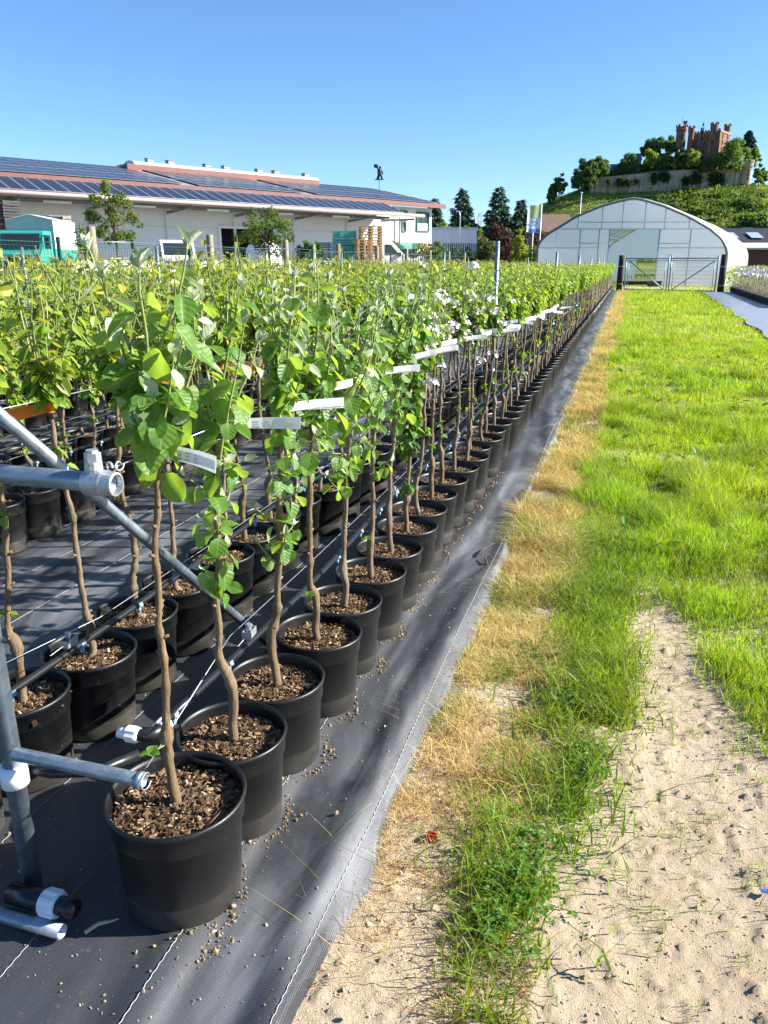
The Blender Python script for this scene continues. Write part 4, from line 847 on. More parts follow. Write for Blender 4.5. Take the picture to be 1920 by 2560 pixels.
# red cup and twigs
q = gnd(1075, 2095); cup = MB().lathe([(0.0005, 0.0), (0.0085, 0.0), (0.0125, 0.024), (0.0115, 0.024), (0.008, 0.003), (0.0005, 0.002)], 20).build('bottle_cap', [mat('red_plastic', (0.62, 0.012, 0.02), 0.35)], None, True, q + [0, 0, 0.014]); cup.rotation_euler = (1.2, 0.2, 0.5)
tag(cup, 'small red plastic cap lying on the sand near the fabric edge', 'cap')
blu = MB().box((0, 0, 0), (0.022, 0.010, 0.003)).box((0.012, 0.006, 0.002), (0.012, 0.008, 0.002)).build('plastic_scrap', [mat('blue_plastic', (0.03, 0.11, 0.5), 0.4)], None, False, gnd(1912, 2238) + [0, 0, 0.012]); tag(blu, 'small scrap of blue plastic on the sand at the picture edge', 'scrap')
woodb = mat('dead_twig', (0.07, 0.05, 0.038), 0.8)
for k, (px, py, L, a) in enumerate(((1205, 1400, 0.13, 1.2), (1215, 1430, 0.10, 1.9), (250, 2360, 0.055, 0.9))):
    p = gnd(px, py) + np.array([0, 0, 0.048]); d = np.array([math.cos(a), math.sin(a), 0.15 * (k < 2)]) * L
    o = MB().tube([p - d / 2, p + [0, 0.004, 0.006], p + d / 2, p + d / 2 + d * 0.2 + [0.01, 0, 0.004]], [0.0045, 0.005, 0.0035, 0.002], 7).build('fallen_twig', [woodb if k < 2 else mat('pale_chip', (0.45, 0.34, 0.22), 0.9)], None, True)
    tag(o, ['dark dead twig lying on the fabric where the straw overhangs', 'shorter dark twig beside the dead twig on the fabric', 'pale splinter of wood on the fabric before the first pot'][k], 'twig')

# ================================================================ gate, greenhouse, bed on the right, fences
wood_dark = mat('tarred_wood', (0.016, 0.013, 0.012), 0.8, var=0.3, scale=6, bump=0.5)
wood_grey = mat('weathered_wood', (0.21, 0.18, 0.125), 0.85, var=0.3, scale=5, bump=0.5)
steel_blue = mat('painted_steel', (0.17, 0.24, 0.27), 0.45, 0.5, var=0.15)
GL = gnd(1548, 719); GL = GL * (48.0 / GL[1]); GR = gnd(1800, 733); gdir = (GR - GL)[:2]; gl = np.linalg.norm(gdir); gdir = np.array([*(gdir / gl), 0.0])
GL[2] = 0; GR[2] = 0
for p, lab in ((GL, 'thick black wooden gate post at the end of the potted row'), (GR, 'thick black wooden gate post at the end of the grey fabric path')):
    e = empty('gate_post', p); tag(e, lab, 'gate post', 'posts of the gate')
    MB().tube([[0, 0, -0.05], [0, 0, 0.9], [0.01, 0, 1.92]], [0.17, 0.165, 0.16], 14).build('post', [wood_dark], e, True)
    MB().lathe([(0.172, 0), (0.172, 0.05)], 14, (0, 0, 1.3)).lathe([(0.172, 0), (0.172, 0.05)], 14, (0, 0, 0.35)).build('hinge', [steel_blue], e)
for k in (0, 1):
    a = GL + gdir * (0.30 if k == 0 else gl * 0.51); b = GL + gdir * (gl * 0.485 if k == 0 else gl - 0.30); L = np.linalg.norm(b - a)
    e = empty('gate_leaf', a, math.atan2(gdir[1], gdir[0])); tag(e, ['tubular steel gate leaf hung on the post beside the potted row', 'tubular steel gate leaf hung on the post beside the grey fabric path'][k], 'gate', 'leaves of the gate')
    for x in (0.0, L): MB().tube([[x, 0, 0.08], [x, 0, 1.95 if (x > 0) == (k == 0) else 1.85]], 0.035, 8).build('upright', [steel_blue], e, True)
    for x in (0.16, L - 0.16): MB().tube([[x, 0, 0.10], [x, 0, 1.65]], 0.018, 6).build('upright', [steel_blue], e, True)
    for z in (0.1, 1.62, 1.74): MB().tube([[0.03, 0, z], [L - 0.03, 0, z]], 0.032 if z != 1.62 else 0.02, 8).build('rail', [steel_blue], e, True)
    MB().tube([[0.2, 0.04, 1.6], [L - 0.2, 0.04, 0.15]] if k == 0 else [[0.2, 0.04, 0.15], [L - 0.2, 0.04, 1.6]], 0.03, 8).build('diagonal', [steel_blue], e, True)
    m = MB()
    for z in np.arange(0.3, 1.6, 0.2): m.tube([[0.17, -0.02, z], [L - 0.17, -0.02, z]], 0.006, 4)
    tag(m.build('wires', [steel_blue], e), kind='stuff')

# ---- greenhouse
t = NT('greenhouse_film'); co = t.coord(); f = t.noise(0.8, 4, 0.6, co, 0.8)
d_ = t.n('ShaderNodeBsdfDiffuse'); d_.inputs[0].default_value = (0.88, 0.93, 0.98, 1); tl = t.n('ShaderNodeBsdfTranslucent'); tl.inputs[0].default_value = (0.92, 0.96, 1.0, 1)
tp = t.n('ShaderNodeBsdfTransparent'); tp.inputs[0].default_value = (0.97, 0.98, 0.99, 1); gl_ = t.n('ShaderNodeBsdfGlossy'); gl_.inputs['Roughness'].default_value = 0.22
bp = t.n('ShaderNodeBump'); bp.inputs['Strength'].default_value = 0.25; bp.inputs['Distance'].default_value = 0.15; t.l(f, bp.inputs['Height']); t.l(bp.outputs[0], gl_.inputs['Normal']); t.l(bp.outputs[0], d_.inputs['Normal'])
def mixs(t, a, b, f):
    m = t.n('ShaderNodeMixShader'); m.inputs[0].default_value = f
    if not isinstance(f, float): t.l(f, m.inputs[0])
    t.l(a.outputs[0], m.inputs[1]); t.l(b.outputs[0], m.inputs[2]); return m
film_m = t.done(mixs(t, mixs(t, mixs(t, d_, tl, 0.84), tp, 0.36), gl_, 0.07))
t = NT('greenhouse_roof_film'); d2_ = t.n('ShaderNodeBsdfDiffuse'); d2_.inputs[0].default_value = (0.94, 0.95, 0.96, 1); tl2 = t.n('ShaderNodeBsdfTranslucent'); tl2.inputs[0].default_value = (0.97, 0.97, 0.98, 1); tp2 = t.n('ShaderNodeBsdfTransparent'); gl2 = t.n('ShaderNodeBsdfGlossy'); gl2.inputs['Roughness'].default_value = 0.25
roof_film = t.done(mixs(t, mixs(t, mixs(t, d2_, tl2, 0.5), tp2, 0.55), gl2, 0.06))
DG = 55.0; g0 = far(1343, 660, DG); g1 = far(1818, 660, DG); ux = (g1 - g0); ux[2] = 0; GW = np.linalg.norm(ux); ux /= GW
e1 = far(1818, 623, DG); e2 = far(1869, 634, 74.0); ax = e2 - e1; ax[2] = 0; GLEN = np.linalg.norm(ax); ax /= GLEN
Z3 = lambda x, y: (1180 + x * 0.446, 280 + y * 0.446)
def gpt(x, y, off=0.0):
    p = far(*Z3(x, y), DG); return np.array([(p - g0) @ ux, 0.0, p[2]])
arch_px = [(366, 800), (367, 760), (385, 722), (428, 682), (470, 657), (590, 584), (720, 530), (835, 498), (905, 485), (960, 493), (1075, 527), (1210, 585), (1335, 657), (1398, 710), (1424, 760), (1430, 800)]
arch = np.array([gpt(*p) for p in arch_px]); arch = np.vstack([[arch[0, 0], 0, 0], arch, [arch[-1, 0], 0, 0]])
gh = empty('greenhouse', (g0[0], g0[1], 0)); tag(gh, 'arched film greenhouse with dark front hoop behind the gate', 'greenhouse')
rot = math.atan2(ux[1], ux[0]); gh.rotation_euler = (0, 0, rot)
axl = np.array([ax @ ux, ax @ np.array([-ux[1], ux[0], 0]), 0.0])
def arch_s(off, lift=0.0):
    c = arch.copy(); mid = np.array([GW / 2, 0, 1.0]); v = c - mid; v /= np.linalg.norm(v, axis=1, keepdims=True); c = c + v * off; c[:, 2] = np.maximum(c[:, 2], 0); return c
ts = np.linspace(0, 1, len(arch)); tt = np.linspace(0, 1, 61)
def dense(c): return np.stack([np.interp(tt, ts, c[:, k]) for k in range(3)], 1)
nb = 8; hoopm = mat('dark_hoop', (0.10, 0.13, 0.16), 0.4, 0.6); bar_m = mat('zinc_bar', (0.42, 0.46, 0.50), 0.4, 0.6)
MB().tube(dense(arch), 0.075, 8).build('front_hoop', [hoopm], gh, True)
for k in range(1, nb + 1): MB().tube(dense(arch_s(-0.06)) + axl * GLEN * k / nb, 0.035, 5).build('hoop', [bar_m], gh, True)
for k in range(nb):
    a = dense(arch_s(0.09)) + axl * (GLEN * k / nb - 0.0); b = dense(arch_s(0.09)) + axl * (GLEN * (k + 1) / nb); bul = dense(arch_s(0.14)) + axl * GLEN * (k + 0.5) / nb; n = len(a); i = np.arange(n - 1)
    obj('roof_film', mesh_np('roof_film', np.concatenate([a, bul, b]), [np.concatenate([np.stack([i, i + 1, i + 1 + n, i + n], 1), np.stack([i + n, i + 1 + n, i + 1 + 2 * n, i + 2 * n], 1)])], [roof_film], True), gh)
for (x, y) in ((470, 657), (700, 535), (905, 487), (1210, 587), (1335, 659), (1425, 765)):
    p = gpt(x, y); p[2] -= 0.1; MB().tube([p, p + axl * GLEN], 0.025, 5).build('purlin', [bar_m], gh, True)
def arch_z(u): return np.interp(u, arch[1:-1, 0], arch[1:-1, 2])
U = lambda x: gpt(x, 700)[0]; Zc = lambda y: gpt(900, y)[2]
zA, zB, zC = Zc(656), Zc(762), Zc(736)
def pane(x0, x1, z0, z1, dy):
    u = np.linspace(U(x0) + 0.02, U(x1) - 0.02, 9); zt = np.minimum(z1, arch_z(u) - 0.03) if z1 else arch_z(u) - 0.03
    if zt.max() < z0 + 0.05: return
    zt = np.maximum(zt, z0 + 0.01); top = [(a, dy, b) for a, b in zip(u, zt)]; pts = [(u[0], dy, z0)] + [(u[-1], dy, z0)] + top[::-1]
    MB().prism(pts, (0, 0.012, 0)).build('pane', [film_m], gh)
for a, b in ((470, 590), (590, 722), (722, 835), (835, 960), (960, 1073), (1073, 1210), (1210, 1335)): pane(a, b, zA, None, 0.03)
for a, b in ((366, 475), (475, 606), (606, 712), (712, 770), (1050, 1225), (1225, 1430)):
    pane(a, b, zB + 0.02, zA - 0.02, 0.03); pane(a, b, 0.02, zB - 0.02, 0.045)
for x in (590, 722, 835, 960, 1073, 1210): MB().tube([(U(x), 0, zA), (U(x), 0, arch_z(U(x)) - 0.04)], 0.028, 6).build('mullion', [bar_m], gh, True)
for x in (606, 712, 770, 1050, 1225): MB().tube([(U(x), 0, 0), (U(x), 0, zA)], 0.035 if x != 1050 else 0.05, 6).build('mullion', [bar_m], gh, True)
for z, xs_ in ((zA, ((470, 1335),)), (zB, ((366, 712), (1050, 1430))), (zC, ((606, 770), (1050, 1225))), (Zc(618), ((590, 1210),))):
    for a, b in xs_: MB().tube([(U(a), -0.02, z), (U(b), -0.02, z)], 0.028, 6).build('rail', [bar_m], gh, True)
u0, u1 = U(366), U(1430)                                       # back wall with an open middle
for a, b in ((366, 600), (1230, 1430)):
    u = np.linspace(U(a), U(b), 9); MB().prism([(u[0], 0, 0), (u[-1], 0, 0)] + [(q, 0, arch_z(q) - 0.1) for q in u[::-1]], (0, 0.012, 0)).build('pane', [film_m], gh, loc=tuple(axl * GLEN))
u = np.linspace(U(600), U(1230), 9); MB().prism([(u[0], 0, 1.9), (u[-1], 0, 1.9)] + [(q, 0, arch_z(q) - 0.1) for q in u[::-1]], (0, 0.012, 0)).build('pane', [film_m], gh, loc=tuple(axl * GLEN))
# rolled-up inner curtain seen in the doorway
a0 = np.array([U(775), 1.0, zA]); m = MB()
for k in range(13):
    q = k / 12; m.box((U(790) + q * 3.0 * 0.85, 3.0, zA - 0.75), (0.19, 0.04, 1.25 - 0.02 * k))
# black pots standing in the doorway and a dark crate
for k in range(11):
    p = far(1555 + k * 8, 696 - k * 0.6, 58.0); tr = empty('potted_sapling', (p[0], p[1], 0.02)); tag(tr, 'black pot with a small green sapling in the greenhouse doorway', 'potted sapling', 'pots in the greenhouse doorway')
    obj('pot', pots['mid'], tr); v = VAR['plum', 'mid'][k % 4]
    for nm, key in (('stem', 'stem'), ('crown', 'crown')):
        o = obj(nm, v[key], tr, rz=k * 1.3); o.scale = (0.9, 0.9, 0.55)
        if nm == 'crown': tag(o, kind='stuff')
p = far(1636, 705, 54.0); e = MB().box((0, 0, 0.15), (0.9, 0.6, 0.3)).box((0, 0, 0.33), (0.96, 0.66, 0.05)).build('crate', [mat('dark_crate', (0.03, 0.05, 0.045), 0.6)], None, False, (p[0], p[1], 0.02)); tag(e, 'dark low crate on the ground at the greenhouse door', 'crate')

# ---- bed on the right: bare whips with white tags in black pots
whip_m = mat('pale_whip_bark', (0.33, 0.27, 0.17), 0.7, var=0.25, scale=30)
whips = []
for s in range(4):
    r = np.random.default_rng(700 + s); P, rad = stem_path(r, (r.normal(0, 0.03), r.normal(0, 0.03)), 1.35, 0.012); sm = MB().tube(P[::2], rad[::2] * 0.95, 5).mesh('stem', [whip_m], True)
    pr_ = []
    for k in range(5):
        p = along(P, r.uniform(0.7, 1.33)); n = 6; D = rnd_dirs(r, n) + [0, 0, 0.4]; pr_.append(scatter(TPL4, np.repeat(p[None], n, 0), frames(D, np.tile([0, 0, 1.0], (n, 1))), r.uniform(0.03, 0.055, n), jitter(r, n, (0.16, 0.22, 0.04), 0.2)))
    v, f, c = merge(pr_); whips.append((sm, mesh_np('leaves', v, f, [leaf_m], False, c), P))
r = np.random.default_rng(77); k = 0; tm = MB(); mass_w = MB(); mass_t = MB()
for row in range(6):
    y = 24.0
    while y < 46.0:
        x = 3.98 + 0.028 * y + row * 0.36; okv = in_view((x, y, 0.7), 30)[0]
        if okv:
            sm, lm, P = whips[r.integers(4)]
            if row < 2:
                tr = empty('potted_whip', (x, y + r.normal(0, 0.02), 0.075)); tag(tr, f'thin bare whip with white tag in the {["outer", "second"][row]} row beside the grey fabric', 'potted whip', 'whips in the bed beside the grey fabric')
                rz = r.uniform(0, 6.28); obj('pot', pots['far'], tr); obj('stem', sm, tr, rz=rz); tag(obj('leaves', lm, tr, rz=rz), kind='stuff')
                for q in range(2 if r.random() < 0.5 else 1): o = obj('label_tag', tags_w[r.integers(4)], tr, (0, 0, 0.95 + 0.16 * q + r.normal(0, 0.05)), r.uniform(0, 6.28)); o.scale = (1.3, 1.3, 1.5); o.rotation_euler[1] = r.normal(0, 0.4)
            else:
                q = P[::4] + [x, y, 0.075]; mass_w.tube(q, 0.008, 4, False); a = r.uniform(0, 6.28); mass_t.box((x + 0.06 * math.cos(a), y + 0.06 * math.sin(a), 1.05 + r.normal(0, 0.07)), (0.14, 0.004, 0.035), frame_of((math.cos(a), math.sin(a), r.normal(0, 0.3))))
        y += 0.29
mw = empty('nursery_whips', (0, 0, 0)); tag(mw, 'further bare whips with white tags behind the outer rows by the grey fabric', 'nursery stock', kind='stuff')
tag(mass_w.build('stem', [whip_m], mw, True), kind='stuff'); tag(mass_t.build('label_tag', [tag_white], mw), kind='stuff')
# low rows of leafy stock behind the whips
r = np.random.default_rng(78); n = 14000; X = 5.5 + 13 * r.random(n); Y = 50 + 26 * r.random(n); Y = np.round(Y / 1.8) * 1.8 + r.normal(0, 0.25, n); Zz = 0.2 + 1.05 * r.random(n) ** 0.7
k_ = ~((np.abs((np.stack([X, Y], 1) - g0[:2]) @ np.array([-ux[1], ux[0]])) < 30) & (((np.stack([X, Y], 1) - g0[:2]) @ ux[:2] - ((np.stack([X, Y], 1) - g0[:2]) @ np.array([-ux[1], ux[0]])) * axl[0] / axl[1]) < GW + 0.4))
X, Y, Zz = X[k_], Y[k_], Zz[k_]; n = len(X)
v, f, c = scatter(TPL4, np.stack([X, Y, Zz], 1), frames(rnd_dirs(r, n), np.tile([0.2, 0, 1.0], (n, 1))), r.uniform(0.12, 0.22, n), jitter(r, n, (0.20, 0.26, 0.03), 0.2)); tag(obj('shrubbery', mesh_np('shrubbery', v, [f], [leaf_m], False, c)), 'low yellow-green rows of nursery shrubs beyond the whips', 'shrubs', kind='stuff')

# ---- wooden posts and green mesh fence along the far side of the beds
def y_at(px, x): d = _ray(px, 620); return x * d[1] / d[0]
ya, yb = y_at(231, -8.7), y_at(525, -8.7); step = (yb - ya); y = ya; k = 0
while y < 47:
    e = empty('wooden_post', (-8.7, y, 0.0)); tag(e, f'{ORD[k]} round wooden post from the truck end along the beds' if k < 5 else 'thin wooden post far along the fence side of the beds', 'post', 'wooden posts along the beds')
    MB().tube([[0, 0, 0], [0.01, 0, 1.0], [0, 0.01, 2.03], [0, 0.01, 2.05]], [0.078, 0.075, 0.072, 0.06], 14).build('post', [wood_grey], e, True)
    MB().tube([[0.0, -0.08, 1.82], [0.0, 0.08, 1.82]], 0.012, 6).build('bolt', [cast_m], e); k += 1; y += step
for z in (1.25, 1.55, 1.82):
    yy = np.arange(ya, 46.8, 1.2); tag(MB().tube(np.stack([np.full_like(yy, -8.61), yy, z + 0.02 * np.sin(yy)], 1), 0.004, 5).build('fence_wire', [wire_m], None, True), f'{ {1.25: "lowest", 1.55: "middle", 1.82: "topmost"}[z]} wire strung between the wooden posts', 'wire', 'wires of the wooden posts')
green_m = mat('green_coated_steel', (0.012, 0.06, 0.045), 0.45, 0.2, var=0.15)
pan = MB()
for q in np.arange(0.10, 2.45, 0.10): pan.box((0, q, 0.95), (0.0045, 0.0045, 1.5))
for z in np.arange(0.25, 1.72, 0.2): pan.box((0.008, 1.27, z), (0.005, 2.4, 0.005))
pan_me = pan.mesh('mesh_panel', [green_m]); post_me = MB().box((0, 0, 0.9), (0.06, 0.05, 1.8)).box((0, 0, 1.81), (0.066, 0.056, 0.02)).mesh('post', [green_m]); rail_me = MB().box((0, 1.27, 1.72), (0.014, 2.4, 0.014)).mesh('rail', [green_m])
fe = empty('mesh_fence', (-10.2, 8.0, 0.12)); tag(fe, 'dark green wire mesh fence between the beds and the yard', 'fence'); fe.rotation_euler = (0, 0, 0.035)
for k in range(24):
    obj('post', post_me, fe, (0, k * 2.54, 0.0)); tag(obj('mesh_panel', pan_me, fe, (0, k * 2.54, 0.0)), kind='stuff'); obj('rail', rail_me, fe, (0, k * 2.54, 0.0))

# ================================================================ trees and shrubs (generic builders)
crown_m = leafy('broadleaf_crown', 0.38, 0.6, (1.7, 1.6, 0.5), 0.25)
needle_m = leafy('needles', 0.12, 0.7, (1.1, 1.1, 0.6), 0.2)
bark2 = mat('tree_bark', (0.13, 0.10, 0.075), 0.9, var=0.3, scale=4, bump=0.6)
TPQ = leaf_tpl(1, 1, 0.75, 0.3, 0.2, 0, lambda t: 0.75)
def broadleaf(label, base, H, Wd, trunk, n, ls, col, seed, group=None, name='broadleaf_tree', loose=0.0, cat='tree', flat=1.0):
    r = np.random.default_rng(seed); e = empty(name, base); tag(e, label, cat, group); cz = trunk + (H - trunk) * 0.5; rz_ = (H - trunk) * 0.5
    ncl = int(26 + 14 * r.random()); cl = rnd_dirs(r, ncl) * (r.random((ncl, 1)) ** 0.45) * np.array([Wd / 2 * 0.82, Wd / 2 * 0.82 * flat, rz_ * 0.85]); cl[:, :2] *= np.clip(1.15 - 0.45 * cl[:, 2:] / rz_, 0.5, 1.3); cl += [0, 0, cz]
    cr = Wd * 0.5 * r.uniform(0.18, 0.36, ncl) * (1 - 0.35 * loose); tw = MB(); tr = 0.03 * H * (0.6 if H < 8 else 0.8)
    tw.tube([[0, 0, -0.2], [0.02 * H * r.normal(), 0.02 * H * r.normal(), trunk * 0.6], [0.01 * H, 0, trunk], [0, 0, cz]], [tr, tr * 0.8, tr * 0.65, tr * 0.25], 8)
    for i in range(0, ncl, 2 if H > 12 else 1): p = np.array([0, 0, trunk + (cz - trunk) * r.random()]); q = cl[i]; tw.tube([p, (p + q) / 2 + [0, 0, 0.04 * H], q], [tr * 0.35, tr * 0.2, tr * 0.06], 5, False)
    tw.build('trunk', [bark2], e, True); w = cr ** 2; idx = r.choice(ncl, n, p=w / w.sum()); d = rnd_dirs(r, n); rad = cr[idx] * r.uniform(0.55, 1.12, n) ** (0.5 + loose); pos = cl[idx] + d * rad[:, None] * [1, 1, 0.85]
    D = rnd_dirs(r, n); N = d * 1.0 + [0, 0, 0.35] + rnd_dirs(r, n) * 0.5; shade = r.uniform(0.85, 1.15, ncl)[idx][:, None]
    v, f, c = scatter(TPQ if ls > 0.12 else TPL4, pos, frames(D, N), ls * r.uniform(0.6, 1.3, n), jitter(r, n, col, 0.18, 0.08) * shade); tag(obj('crown', mesh_np('crown', v, [f], [crown_m], False, c), e), kind='stuff'); return e
def conifer(label, base, H, Wd, n, ls, col, seed, group=None, bare=0.08):
    r = np.random.default_rng(seed); e = empty('conifer', base); tag(e, label, 'conifer', group); MB().tube([[0, 0, -0.2], [0, 0, H * 0.5], [0, 0, H]], [0.018 * H, 0.011 * H, 0.002 * H], 7).build('trunk', [bark2], e, True)
    nb = int(70 + H * 2); br = MB(); P = []; Dd = []
    for k in range(nb):
        u = (k + r.random()) / nb; z = H * (bare + (1 - bare) * u); L = Wd / 2 * (1 - u) ** 0.85 * r.uniform(0.65, 1.15) + 0.02 * H; a = k * 2.4 + r.normal(0, 0.3); dr = -0.25 + 0.5 * u
        d = np.array([math.cos(a), math.sin(a), dr]); tip = np.array([0, 0, z]) + d * L + [0, 0, 0.12 * L]; br.tube([[0, 0, z], np.array([0, 0, z]) + d * L * 0.55, tip], [0.004 * H * (1 - u) + 0.01, 0.003 * H * (1 - u) + 0.006, 0.004], 4, False)
        m = max(4, int(n * L / (nb * Wd * 0.27))); q = r.random(m) ** 0.7; p = np.array([0, 0, z]) + d * (L * q)[:, None] + np.stack([r.normal(0, 0.055 * L + 0.02, m), r.normal(0, 0.055 * L + 0.02, m), 0.12 * L * q * q - np.abs(r.normal(0, 0.05 * L + 0.02, m))], 1)
        side = np.cross(d, [0, 0, 1]); P.append(p); Dd.append(d * 0.7 + side * r.choice([-1, 1], (m, 1)) * r.uniform(0.3, 1, (m, 1)) + [0, 0, -0.35] + r.normal(0, 0.2, (m, 3)))
    br.build('branches', [bark2], e); P = np.concatenate(P); Dd = np.concatenate(Dd); m = len(P)
    tpn = leaf_tpl(1, 1, 0.42, 0.3, 0.35, 0, lambda t: 1.0 - 0.6 * t); v, f, c = scatter(tpn, P, frames(Dd, np.tile([0, 0, 1.0], (m, 1)) + r.normal(0, 0.3, (m, 3))), ls * r.uniform(0.6, 1.3, m), jitter(r, m, col, 0.2, 0.05)); tag(obj('crown', mesh_np('crown', v, [f], [needle_m], False, c), e), kind='stuff'); return e
def shrub(label, px, D, ztop, Wd, n, ls, col, seed, z0=0.0, name='shrub', group=None):
    p = far(px, 650, D); return broadleaf(label, (p[0], p[1], z0), ztop, Wd, 0.12, n, ls, col, seed, group, name, 0.3, 'shrub')
YZ = 0.83
def zpx(py, D): return far(960, py, D)[2]
def on(px, D, z): p = far(px, 640, D); return np.array([p[0], p[1], z])

# ================================================================ the hall
HD = 78.0; hv = _ray(3143, 660); ha = np.array([hv[0], hv[1], 0]); ha /= np.linalg.norm(ha); hn = np.array([ha[1], -ha[0], 0]); hc = far(1096, 517, HD); ZF = hc[2]
hrot = math.atan2(-ha[1], -ha[0])                              # local x runs away to the left end (s), local y towards the camera side is -n
hall = empty('hall', (hc[0], hc[1], YZ), hrot); tag(hall, 'long white hall with solar panels on roof and canopy behind the fence', 'building')
def L(s, n, z): return np.array([s, n, z - YZ])
_Rl = np.stack([-ha, hn, [0, 0, 1]], 1)
flip = np.linalg.det(_Rl)                                      # -ha x hn: local y equals n when the frame is right-handed
sg = 1.0 if flip > 0 else -1.0
def L(s, n, z): return np.array([s, sg * n, z - YZ])
def s_px(px, n, z):
    lo, hi = -6.0, 120.0
    for _ in range(50):
        m = (lo + hi) / 2; P = hc - ha * m + hn * n; P = np.array([P[0], P[1], z]) - CAM; zz = P @ _fw
        if zz < 1 or W0 / 2 + FPX * (P @ _rt) / zz < px: hi = m
        else: lo = m
    return m
wall_m = mat('white_cladding', (0.72, 0.73, 0.75), 0.55, var=0.05, scale=1.2, bump=0.05); wall_p = mat('white_render', (0.80, 0.79, 0.76), 0.8, var=0.04, scale=2, bump=0.1)
red_m = mat('rust_red_sheet', (0.16, 0.055, 0.044), 0.55, var=0.12, scale=1.5, bump=0.1); gut_m = mat('pinkish_gutter', (0.30, 0.24, 0.22), 0.5, var=0.1); dark_m = mat('interior_shade', (0.008, 0.008, 0.009), 0.9)
steel_d = mat('grey_steel_beam', (0.22, 0.23, 0.235), 0.5, 0.4, var=0.1); lamp_m = mat('lamp_tube', (0.75, 0.75, 0.72), 0.4)
t = NT('solar_glass'); co = t.coord(); br = t.n('ShaderNodeTexBrick'); br.offset = 0.0; br.inputs['Color1'].default_value = (0.012, 0.015, 0.026, 1); br.inputs['Color2'].default_value = (0.014, 0.018, 0.031, 1); br.inputs['Mortar'].default_value = (0.05, 0.055, 0.065, 1)
br.inputs['Scale'].default_value = 1.0; br.inputs['Mortar Size'].default_value = 0.006; br.inputs['Brick Width'].default_value = 0.16; br.inputs['Row Height'].default_value = 0.16; t.l(co, br.inputs[0]); pv_m = t.done(t.bsdf(br.outputs[0], 0.22, 0, 0.35))
pvf_m = mat('aluminium_frame', (0.62, 0.64, 0.67), 0.35, 0.8, bump=0.0)
SE = 68.0
door0, door1 = s_px(552, 0, 3.2), s_px(552, 0, 3.2) - 4.6
# wall in panels between pilasters; horizontal cladding boards are separate pieces
s0 = s_px(1079, 0, 4.5); office = s_px(985, 0, 3); edges = [office] + list(np.arange(office + 5.6, SE, 5.6)) + [SE]
bh = 1.06
for a, b in zip(edges[:-1], edges[1:]):
    for k in range(5):
        z0 = YZ + k * bh; z1 = min(z0 + bh - 0.012, ZF - 0.15)
        segs = [(a + 0.01, b - 0.01)]
        if z0 < YZ + 3.1:
            segs = []
            lo, hi = min(door0, door1), max(door0, door1)
            for u, w in ((a + 0.01, min(b - 0.01, lo)), (max(a + 0.01, hi), b - 0.01)):
                if w - u > 0.05: segs.append((u, w))
        for u, w in segs: MB().box(L((u + w) / 2, -0.10, (z0 + z1) / 2), (w - u, 0.2, z1 - z0)).build('wall_panel', [wall_m], hall)
MB().box(L((s0 + office) / 2, -0.15, (YZ + ZF - 0.2) / 2), (office - s0 - 0.02, 0.30, ZF - 0.2 - YZ)).build('wall', [wall_p], hall)
MB().box(L((s0 + SE) / 2, -9.5, YZ + 2.6), (SE - s0, 0.2, 5.1)).box(L(s0 + 0.12, -5, YZ + 2.6), (0.2, 9.0, 5.1)).box(L(SE, -5, YZ + 2.6), (0.2, 9.0, 5.1)).build('wall', [wall_p], hall)
lo, hi = min(door0, door1), max(door0, door1)
MB().box(L((lo + hi) / 2, -3.0, YZ + 1.6), (hi - lo + 1, 0.1, 3.4)).build('doorway', [dark_m], hall)  # black sheet set back in the opening, painted for the unlit interior
MB().box(L(lo - 0.1, 0.06, YZ + 1.6), (0.2, 0.12, 3.2)).box(L(hi + 0.1, 0.06, YZ + 1.6), (0.2, 0.12, 3.2)).box(L((lo + hi) / 2, 0.06, YZ + 3.27), (hi - lo + 0.4, 0.12, 0.16)).build('door_frame', [mat('white_trim', (0.8, 0.8, 0.8), 0.5)], hall)
for s in edges[1:-1]: MB().box(L(s, 0.09, YZ + 2.35), (0.16, 0.14, 4.7)).build('pilaster', [wall_m], hall)
MB().tube([L(office - 0.4, 0.3, YZ), L(office - 0.4, 0.3, YZ + 4.6)], 0.09, 8).build('downpipe', [steel_d], hall, True)
# roof: two slopes, red fascia, panels
NE, NR, ZR = 0.75, -9.0, 8.5; zr = lambda n: ZF + 0.12 + (ZR - ZF) * (NE - n) / (NE - NR)
MB().prism([L(0.1, NE, zr(NE) - 0.25), L(0.1, NE, zr(NE)), L(-1.6, NR, ZR + 0.12), L(0.1, -18.7, zr(NE)), L(0.1, -18.7, zr(NE) - 0.25), L(-1.6, NR, ZR - 0.2)], (SE + 0.6, 0, 0)).build('roof', [mat('roof_sheet', (0.30, 0.31, 0.33), 0.5, 0.3)], hall)
MB().box(L(SE / 2, NE + 0.12, ZF - 0.02), (SE, 0.2, 0.36)).build('fascia', [red_m], hall)
MB().box(L(SE / 2 + 4, NE - 0.15, ZF - 0.38), (SE - 8, 0.2, 0.25)).build('soffit', [mat('dark_red_board', (0.20, 0.07, 0.05), 0.7)], hall)  # dark red board under the fascia
ang = math.atan2(ZR - ZF, NE - NR)
def tilt(ang): c, s = math.cos(ang), math.sin(ang) * -sg; return np.array([[1, 0, 0], [0, c, -s], [0, s, c]])
def pv_mesh(w, h, name, fm=None):
    m = MB(); m.box((0, 0, 0.0), (w - 0.06, h - 0.06, 0.03)); 
    for sx in (-1, 1): m.box((sx * (w / 2 - 0.02), 0, 0.004), (0.035, h, 0.045), mi=1)
    for sy in (-1, 1): m.box((0, sy * (h / 2 - 0.02), 0.004), (w - 0.075, 0.035, 0.045), mi=1)
    return m.mesh(name, [pv_m, fm or pvf_m])
